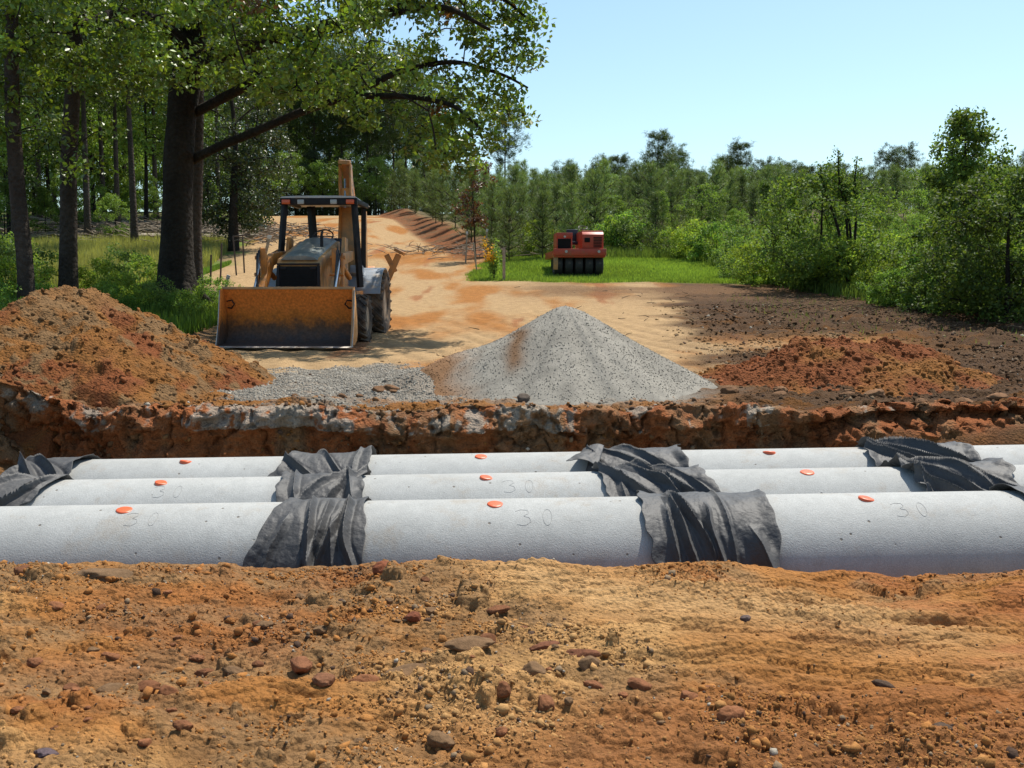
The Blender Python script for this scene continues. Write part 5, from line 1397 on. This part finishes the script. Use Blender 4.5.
# left undergrowth
lu = [(122, 26, 0, .95), (142, 24.5, 1, .8), (100, 25, 2, .7), (215, 24.2, 3, .62), (200, 22.8, 1, .55), (160, 22.4, 0, .55), (130, 21.8, 2, .6), (108, 21, 3, .55), (48, 24, 1, .7), (8, 24, 0, 1.1), (-20, 22, 2, 1.2), (-8, 19, 3, .8), (40, 20.5, 3, .6), (85, 20, 0, .5), (180, 21.6, 3, .5), (225, 23.5, 2, .45), (0, 30, 1, 1.2), (-50, 26, 0, 1.4)]
for (px, Y, k, s) in lu:
    put('leafy_shrub', SH[k], PX(px, Y), Y, s*.78, rr_.uniform(0, 6), 'leafy undergrowth bush around the feet of the trees at the left', 'shrub', 'undergrowth bushes under the left trees')
for (px, Y, k, s) in [(10, 48, 0, .5), (50, 50, 1, .45), (90, 54, 2, .5), (120, 47, 3, .4), (150, 60, 0, .5), (215, 56, 1, .45), (180, 64, 2, .5), (-20, 44, 3, .6), (70, 66, 2, .6), (30, 64, 0, .6), (110, 70, 1, .6), (245, 66, 3, .45)]:
    put('leafy_shrub', [('stems', BUSHT[k][0][1]), ('foliage', BUSHT[k][1][1])], PX(px, Y), Y, s, rr_.uniform(0, 6), 'bush growing under the tall pines beyond the left field', 'shrub', 'bushes beyond the left field')

# reddish dying sapling hanging near the pines
ds = parts(cluster_tree('dead', 4.4, .8, 45, 26, .13, np.array([.13, .06, .03]), 641, .04, .35, 'round', rad=(.2, .35), gapy=.6))
put('dying_sapling', ds, PX(476, 42.5), 42.5, 1, 0, 'rust brown dying sapling in front of the young pines by the road', 'tree')
# yellow-leaved sapling at the lawn corner
ys = Acc(); yf = Acc(); b0 = np.array([PX(494, 35), 35, ground_z(PX(494, 35), 35)])
for k in range(7):
    e = np.array([rq.uniform(-.35, .25), rq.uniform(-.2, .2), rq.uniform(.7, 1.45)]); bark_tube(ys, [np.zeros(3), e*.5+[.03, 0, 0], e], [.014, .010, .005], 5, BARK, k, 2)
    for q in range(16):
        c = e*rq.uniform(.3, 1.05)+rq.normal(size=3)*.05
        V, F = leaves(c+rq.normal(size=(8, 3))*.06, .085, .6, .4, rq)
        yl = c[0] < -.02 and c[2] > .65
        yf.add(V, F, tint(8, np.array([.55, .30, .02]) if yl else SHR*1.2, .25, 4, rq))
t = empty('yellow_sapling', b0, 0, 'small yellow and green leafed sapling at the near corner of the lawn', 'sapling')
link('stems', ys.mesh('stems', True), t, M['bark']); link('foliage', yf.mesh('foliage'), t, M['shrubleaf'])

# ---------------- stakes and posts
M['stakewood'] = pmat('grey_weathered_wood', (.30, .24, .17), .85, 0, .3, 12, .3, 60)
M['rust_post'] = pmat('rusty_steel_post', (.07, .05, .04), .7, 0, .3, 12, .2)
M['white_rag'] = pmat('white_flagging', (.5, .5, .48), .7, 0, .1, 12, .1)
def stake(px, Y, h, w, tilt, label, mat='stakewood', name='survey_stake', cap=None):
    x = PX(px, Y); m = MB(); m.prism([(-w/2, -.1), (w/2, -.1), (w/2, h-.03), (0, h), (-w/2, h-.03)], -w*.3, w*.3, .003, axis='y')
    o = m.build(name, M[mat]); o.location = (x, Y, ground_z(x, Y)); o.rotation_euler = (0, tilt, rr_.uniform(-.3, .3))
    tag(o, label, 'stake' if 'stake' in name else 'post')
    if cap: MB().box((0, -.02, h-.06), (w*1.5, .02, .12), bev=.004).build('flagging', M[cap], o)
    return o
stake(504, 34.6, 1.15, .10, 0, 'stout grey wooden stake right beside the yellow-leaved sapling')
stake(466, 42, 1.3, .06, .05, 'thin wooden survey stake at the road edge, left of the yellow-leaved sapling', cap='white_rag')
stake(477, 38, 1.1, .05, -.12, 'leaning wooden survey stake just left of the yellow-leaved sapling')
stake(486, 42.5, 1.35, .06, .04, 'tall pale survey stake standing behind the yellow-leaved sapling', cap='white_rag')
for i, (px, Y, h) in enumerate(((222, 31, 1.15), (238, 33, 1.3), (246, 34, 1.2), (212, 29, .9))):
    stake(px, Y, h, .05, rr_.uniform(-.08, .08), ['rusty steel post in the grass nearest the big oak trunk, second from left', 'tallest rusty steel post in the grass left of the backhoe', 'rusty steel post closest to the backhoe at its left', 'short dark post at the foot of the narrow trunk, leftmost of the posts'][i], 'rust_post', 'steel_post')
stake(262, 33, 1.35, .09, .25, 'leaning wooden post with white flagging left of the backhoe', cap='white_rag', name='fence_post')
stake(224, 26.5, .6, .07, .35, 'short white-flagged stake leaning beside the foot of the oak', cap='white_rag')
m = MB(); m.bar((PX(236, 33), 33, ground_z(PX(236, 33), 33)+1.27), (PX(253, 33), 33, ground_z(PX(253, 33), 33)+1.33), .05)
tag(m.build('fence_rail', M['rust_post']), 'short rusty rail resting across the posts left of the backhoe', 'rail')

# ---------------- fallen logs and slash at the left
lg = Acc()
def logs(n, seed, x0, x1, y0, y1, label, Lr=(1.5, 5), rr=(.05, .16), col=(.22, .19, .15)):
    r = np.random.default_rng(seed)
    for k in range(n):
        x, y = r.uniform(x0, x1), r.uniform(y0, y1); a = r.uniform(-.5, .5)+(0 if r.random() < .7 else 1.2); L = r.uniform(*Lr); rad = r.uniform(*rr)
        p = [np.array([(t-.5)*L*math.cos(a), (t-.5)*L*math.sin(a), .04*math.sin(t*5+k)+(t-.5)*r.uniform(-.15, .25)]) for t in np.linspace(0, 1, 5)]
        A = Acc(); bark_tube(A, p, np.linspace(rad, rad*.6, 5), 7, np.array(col)*r.uniform(.7, 1.3), k, 3)
        o = link('fallen_log', A.mesh('fallen_log', True), None, M['deadwood']); o.location = (x, y, ground_z(x, y)+rad*1.1)
        tag(o, label, 'log', 'grey logging debris in the left field')
logs(46, 9, -27, -13.2, 46, 57, 'bare grey log or limb among the logging debris in the left field')
# brush heaps: tangles of twigs, nobody could count
def brush(name, n, cx, cy, sx, sy, h, col, seed, kindl=None, L=(.3, 1.0), w=.012):
    r = np.random.default_rng(seed); A = Acc()
    for k in range(n):
        x, y = cx+r.normal()*sx, cy+r.normal()*sy
        a = r.uniform(0, 6.28); l = r.uniform(*L); z = ground_z(x, y)+r.uniform(0, h)
        d = np.array([math.cos(a)*l, math.sin(a)*l, r.uniform(-.1, .35)*l])
        A.add(*tube([np.array([x, y, z]), np.array([x, y, z])+d*.5+r.normal(size=3)*.05*l, np.array([x, y, z])+d], [w, w*.8, w*.4], 4, False), np.array(col)*r.uniform(.6, 1.4))
    tag(link(name, A.mesh(name), None, M['deadwood']), kind='stuff'); return
brush('slash_debris', 900, -19, 51, 4.2, 3, .5, (.2, .165, .125), 1, w=.025)
brush('roadside_debris', 500, PX(248, 50), 50, 2.0, 3.5, .5, (.2, .16, .12), 2, w=.025)
brush('bank_debris', 500, 1.0, 47, 3.5, 1.6, .25, (.2, .16, .12), 3, w=.02)
brush('clearing_debris', 900, 9.5, 26, 2.6, 3.0, .08, (.12, .085, .055), 4, w=.010, L=(.06, .3))

# ---------------- grasses
def grass(name, n, fx, h, wd, col, seed, mat='grass', lean=.35):
    r = np.random.default_rng(seed); x, y = fx(r, n); z = ground_z(x, y)
    hh = h*(.5+.9*r.random(n)); a = r.uniform(0, 6.28, n); 
    d = np.stack([np.cos(a)*lean*r.random(n), np.sin(a)*lean*r.random(n), np.ones(n)], -1)*hh[:, None]
    P = np.stack([x, y, z-.01], -1); s = np.stack([np.cos(a+1.57), np.sin(a+1.57), 0*a], -1)*wd*.5
    V = np.stack([P-s, P+s, P+d], 1).reshape(-1, 3)
    c = np.asarray(col)*(1+.35*fbm(x/2, y/2, 0, 3, seed))[:, None]
    c = np.repeat(np.clip(c*(1+.3*(r.random((n, 1))*2-1)), 0, 1), 3, 0)
    tag(link(name, mesh_arr(name, V, [np.arange(n*3).reshape(-1, 3)], c), None, M[mat]), kind='stuff')
def box_(x0, x1, y0, y1, cond=None):
    def f(r, n):
        X, Y = np.empty(0), np.empty(0)
        while len(X) < n:
            x = r.uniform(x0, x1, n); y = r.uniform(y0, y1, n)
            k = np.ones(n, bool) if cond is None else cond(x, y)
            X = np.r_[X, x[k]]; Y = np.r_[Y, y[k]]
        return X[:n], Y[:n]
    return f
nz = lambda x, y, s: fbm(x/1.6, y/1.0, 0, 4, s)
grass('lawn_grass', 110000, box_(-2.2, 13.5, 33.6, 47, lambda x, y: (x-(-1.3)-.06*(y-35)+.5*nz(x, y, 201) > -.2) & (x < 12+.25*(y-36)) & (y+.5*nz(x, y, 201) > 34.1)), .09, .035, (.17, .255, .045), 1)
grass('field_grass', 60000, box_(-22, -8.2, 26, 46, lambda x, y: road(x, y) > .8), .42, .03, (.22, .225, .075), 2)
grass('shaded_grass', 26000, box_(-14, -6.6, 17.5, 27, lambda x, y: (x < -6.9+.8*nz(x, y, 3)) & (road(x, y) > .6)), .22, .022, (.09, .15, .03), 3)
grass('weeds_by_the_oak', 9000, box_(-11.5, -6.4, 19.5, 23.5), .30, .03, (.10, .18, .03), 4)
grass('verge_grass', 26000, box_(-10.6, -8.0, 27, 40, lambda x, y: road(x, y) > .2), .12, .03, (.12, .20, .035), 8)
grass('edge_weeds', 30000, box_(4, 16, 27, 46, lambda x, y: (x > 7.6+.12*(46-y)+1.0*nz(x, y, 6)) | (y > 44)), .38, .035, (.12, .185, .04), 5)
grass('weeds_under_the_pines', 22000, box_(-3, 24, 44, 56, lambda x, y: road(x, y) > 2.6), .35, .04, (.10, .14, .04), 6)
grass('sparse_weeds', 1500, box_(6, 14, 18, 30), .10, .02, (.13, .17, .05), 7)
# ================================================================ LOOSE CLODS, STONES
def surf_many(x, y):
    return np.array([surf_z(a, b) for a, b in zip(x, y)])
def scatter(name, n, cells, smin, smax, seed, colf, mat='stone', powr=2.2):
    """crumbs of soil sitting on the finished ground, picked from mesh vertices"""
    r = np.random.default_rng(seed)
    m = cells.ravel(); idx = np.where(m > 0)[0]; w = m[idx]; w = w/w.sum()
    k = r.choice(idx, n, p=w)
    P = np.stack([TX.ravel()[k], TY.ravel()[k], TZ.ravel()[k]], -1)
    P[:, :2] += r.uniform(-.008, .008, (n, 2))*np.maximum(1, P[:, 1:2]/5)
    s = smin+(smax-smin)*r.random(n)**powr
    P[:, 2] += s*.05
    A = Acc(); A.add(*pebbles(P, s, colf(P, r), .2, r, .75))
    tag(link(name, A.mesh(name), None, M[mat]), kind='stuff')
area = np.gradient(TX, axis=1)*np.abs(np.gradient(TY, axis=0))
inv = (np.abs(TX) < .58*TY+.4)
G = Cg.reshape(nr, nc, 3)
def gcol(P, r):
    c = ground_col(P[:, 0], P[:, 1])
    c = c*.95
    t = r.random(len(P))[:, None]
    c = np.where(t < .06, np.array([.20, .14, .085]), c); c = np.where(t > .985, np.array([.33, .29, .23]), c); c = np.where((t > .93) & (t < .97), np.array([.075, .045, .03]), c)
    return c
M['crumb'] = cmat('soil_crumb', .95, 90, .3, .8, .006, .15)
clump = .15+sm(-.15, .45, fbm(TX/.5, TY/.3, 0, 3, 611))
fgw = clump*area*inv*((yb > 2.7) & (yb < 5.6))*(.10+1.2*np.clip(cl, 0, 1)**1.3)
scatter('soil_crumbs', 30000, fgw, .0025, .010, 1, gcol, 'crumb', 2.5)
scatter('small_clods', 2200, fgw*(cl > .35), .009, .028, 2, gcol, 'crumb', 3.0)
crudm = np.zeros_like(TX); crudm[far] = crud
fbw = clump*area*inv*((yb > 9.4) & (yb < 17))*(.04+crudm)
fcw = clump*area*inv*((yb > 15) & (yb < 27))*sm(1.5, 3, TX-.12*(TY-9.4))
scatter('field_clods', 6000, fcw, .010, .055, 8, gcol, 'crumb', 2.5)
scatter('bank_clods', 12000, fbw, .006, .036, 3, gcol, 'crumb', 3.0)
gmk = np.clip(1.1-np.abs((TX+1.5)/2.4)**2-np.abs((TY-11.9)/2.4)**2+.55*fbm(TX/.45, TY/.3, 0, 4, 205), 0, 1)
def gravc(P, r): return np.array([.235, .215, .18])*(.75+.6*r.random((len(P), 1)))
scatter('strewn_gravel', 17000, area*((yb > 9.45) & (yb < 15.5))*gmk**1.5, .006, .017, 4, gravc, 'stone', 1.3)
# crumbs on the heaps belong to the heaps
def heap_crumbs(obj, XYZh, n, smin, smax, colf, seed):
    Xh, Yh, Zh, hh = XYZh; r = np.random.default_rng(seed)
    sel = np.where(hh.ravel() > .0)[0]; k = r.choice(sel, n)
    P = np.stack([Xh.ravel()[k], Yh.ravel()[k], Zh.ravel()[k]], -1); s = smin+(smax-smin)*r.random(n)**3
    P[:, :2] += r.uniform(-.01, .01, (n, 2))
    c = colf(P[:, 0], P[:, 1], hh.ravel()[k])*(.8+.4*r.random((n, 1)))
    P = P-np.array(obj.location[:]); P[:, 2] -= s*.1
    A = Acc(); A.add(*pebbles(P, s, c, .2, r, .75))
    o = link('loose_clods', A.mesh('loose_clods'), obj, M['crumb']); o['kind'] = 'stuff'
heap_crumbs(dpl, DPL, 4500, .006, .040, leftcol, 5)
heap_crumbs(rpl, RPL, 4000, .006, .042, redcol, 6)

# larger single clods and stones
def clod(px, py, Y, size, col, label, seed, squash=.7, group=None, asp=1.3, name='earth_clod'):
    w = at(px, py, Y); r = np.random.default_rng(seed)
    V, F = ICO4; V = V.copy()
    V *= (1+.26*fbm(V[:, 0]*1.3+seed, V[:, 1]*1.3, V[:, 2]*1.3+7, 4, seed)+.17*fbm(V[:, 0]*4+seed, V[:, 1]*4, V[:, 2]*4+3, 5, seed+1, .6))[:, None]
    # a few broken flat faces
    for k in range(5):
        n = unit(r.normal(size=3)); d = V@n; lim = r.uniform(.62, .85)
        V = V-np.where(d > lim, (d-lim)*.85, 0)[:, None]*n
    V = V*size*np.array([asp, 1, squash])
    c = np.array(col)*(1+.25*fbm(V[:, 0]/size*2, V[:, 1]/size*2, V[:, 2]/size*2+2, 4, seed))[:, None]
    me = mesh_arr(name, V, [F], np.clip(c, 0, 1), True)
    o = link(name, me, None, M['stone']); o.location = (w[0], Y, surf_z(w[0], Y)+size*squash*.30); o.rotation_euler = (r.uniform(-.2, .2), r.uniform(-.2, .2), r.uniform(-.4, .4))
    tag(o, label, 'stone' if name == 'stone' else 'clod', group)
RC = (.165, .068, .030); GC_ = (.155, .090, .045); DK = (.07, .045, .03)
def gy(py):     # distance at which flat foreground ground shows at photo row py
    return 1.6/math.tan(math.atan((py-384)/FOC)+PITCH)
big_clods = [
    (148, 684, .052, RC, 'left one of the pair of large reddish brown clods in the lower left foreground', .8, 1.2),
    (170, 688, .055, RC, 'right one of the pair of large reddish brown clods in the lower left foreground', .85, 1.1),
    (301, 670, .058, (.20, .085, .04), 'rounded reddish clod standing alone below the left fabric wrap', .75, 1.1),
    (325, 690, .048, (.18, .08, .04), 'brown clod half sunk in soil, right below the rounded reddish clod', .75, 1.2),
    (470, 655, .085, GC_, 'widest greyish brown slab of earth in the middle foreground', .4, 1.5),
    (404, 672, .080, GC_, 'flat greyish clod left of the widest slab in the middle foreground', .4, 1.5),
    (533, 684, .055, GC_, 'blocky grey brown clod right of centre in the foreground', .8, 1.15),
    (503, 702, .050, RC, 'small dark wedge shaped clod below the blocky one in the centre foreground', .8, .9),
    (413, 626, .045, (.15, .05, .025), 'dark red clod above the flat greyish clod in the foreground', .7, 1.3),
    (498, 610, .050, RC, 'dark flattened clod just below the centre pipe section', .5, 1.5),
    (545, 652, .055, (.15, .06, .03), 'upper ragged reddish clod right of the widest slab', .55, 1.6),
    (583, 660, .050, (.15, .06, .03), 'lower ragged reddish clod at the edge of the pale tyre track', .5, 1.8),
    (100, 582, .14, (.14, .085, .045), 'broad flat grey brown clod on the bank below the left pipe section', .42, 1.6),
    (30, 578, .085, RC, 'dark reddish clod at the far left top of the near bank', .55, 1.6),
    (47, 762, .040, (.09, .065, .07), 'small dark purplish stone in the bottom left corner', .55, 1.2),
    (205, 664, .040, RC, 'reddish clod just right of the pair of large clods', .7, 1.3),
    (385, 558, .07, (.18, .06, .028), 'red clod on the bank lip at the right foot of the left fabric wrap', .7, 1.3),
    (745, 628, .030, (.10, .07, .06), 'small dark stone on pale clay in the right foreground', .8, 1.1),
    (940, 745, .038, DK, 'dark crumbled clod in the bottom right foreground', .6, 1.3),
    (885, 682, .035, DK, 'dark crumbly clod right of the pale patch in the right foreground', .6, 1.8),
]
for i, (px, py, s, c, lab, sq, asp) in enumerate(big_clods):
    Y = min(gy(py), 5.42)
    clod(px, py, Y, s*.8, c, lab, 700+i, sq, None, asp, 'stone' if 'stone' in lab else 'earth_clod')
clod(523, 400, 9.85, .065, (.09, .07, .055), 'dark pointed stone at the foot of the gravel pile', 740, 1.1, None, 1.0, 'stone')
rr2 = np.random.default_rng(31)
for i in range(150):
    px = rr2.uniform(5, 740); py = 575+175*rr2.random()**.8
    Xc = (px-512)/FOC*gy(py)*1.04; bd = -.5+(5.4-gy(py))*.82
    if Xc > bd or (rr2.random() < .35) or (230 < px < 520 and 688 < py < 735): continue
    clod(px, py, gy(py), .012+.034*rr2.random()**2, np.array(RC)*rr2.uniform(.8, 1.4) if rr2.random() < .7 else GC_, 'fist sized or smaller brown clod scattered on the near bank', 800+i, rr2.uniform(.5, .9), 'small clods scattered on the near bank', rr2.uniform(.9, 1.6))
for i in range(34):
    px = rr2.uniform(290, 1000); Y = rr2.uniform(9.75, 10.6)
    if 430 < px < 690: continue
    clod(px, 400, Y, rr2.uniform(.03, .08), np.array((.17, .09, .045))*rr2.uniform(.7, 1.2), 'rough earth clod lying along the far edge of the trench', 900+i, rr2.uniform(.5, .8), 'clods along the far edge of the trench', rr2.uniform(.9, 1.6))
# ================================================================ LIGHT, SKY, CAMERA
SUN_EL, SUN_AZ = R(64), R(38)      # azimuth clockwise from +Y (behind the scene, to the right)
w = bpy.data.worlds.new('World'); scn.world = w; w.use_nodes = True
nt = w.node_tree; bg = nt.nodes['Background']
sky = nt.nodes.new('ShaderNodeTexSky'); sky.sky_type = 'NISHITA'; sky.sun_disc = False
sky.sun_elevation = SUN_EL; sky.sun_rotation = SUN_AZ; sky.altitude = 100; sky.air_density = 1.0; sky.dust_density = 1.2; sky.ozone_density = .15
tn = nt.nodes.new('ShaderNodeVectorMath'); tn.operation = 'MULTIPLY'; tn.inputs[1].default_value = (.90, 1.03, 1.03)
nt.links.new(sky.outputs[0], tn.inputs[0]); nt.links.new(tn.outputs[0], bg.inputs[0]); bg.inputs[1].default_value = .122
s = bpy.data.lights.new('sun', 'SUN'); s.energy = 4.8; s.angle = R(.55); s.color = (1, .94, .84)
so = bpy.data.objects.new('sun', s); COL.objects.link(so)
dv = Vector((math.sin(SUN_AZ)*math.cos(SUN_EL), math.cos(SUN_AZ)*math.cos(SUN_EL), math.sin(SUN_EL)))
so.rotation_euler = dv.to_track_quat('Z', 'Y').to_euler(); so.location = (8, 10, 30)
cam = bpy.data.cameras.new('camera'); co = bpy.data.objects.new('camera', cam); COL.objects.link(co)
cam.sensor_width = 36; cam.lens = 36*FOC/1024; cam.clip_end = 3000; cam.clip_start = .05
co.location = (0, 0, CAM_Z); co.rotation_euler = (math.pi/2-PITCH, 0, 0)
scn.camera = co
v = scn.view_settings
scn.display_settings.display_device = 'sRGB'
v.view_transform = 'Standard'; v.look = 'None'; v.gamma = 1; v.use_curve_mapping = False; v.exposure = .52
scn.cycles.use_denoising = True
scn.cycles.max_bounces = 6; scn.cycles.diffuse_bounces = 3; scn.cycles.glossy_bounces = 2; scn.cycles.transmission_bounces = 3; scn.cycles.transparent_max_bounces = 4
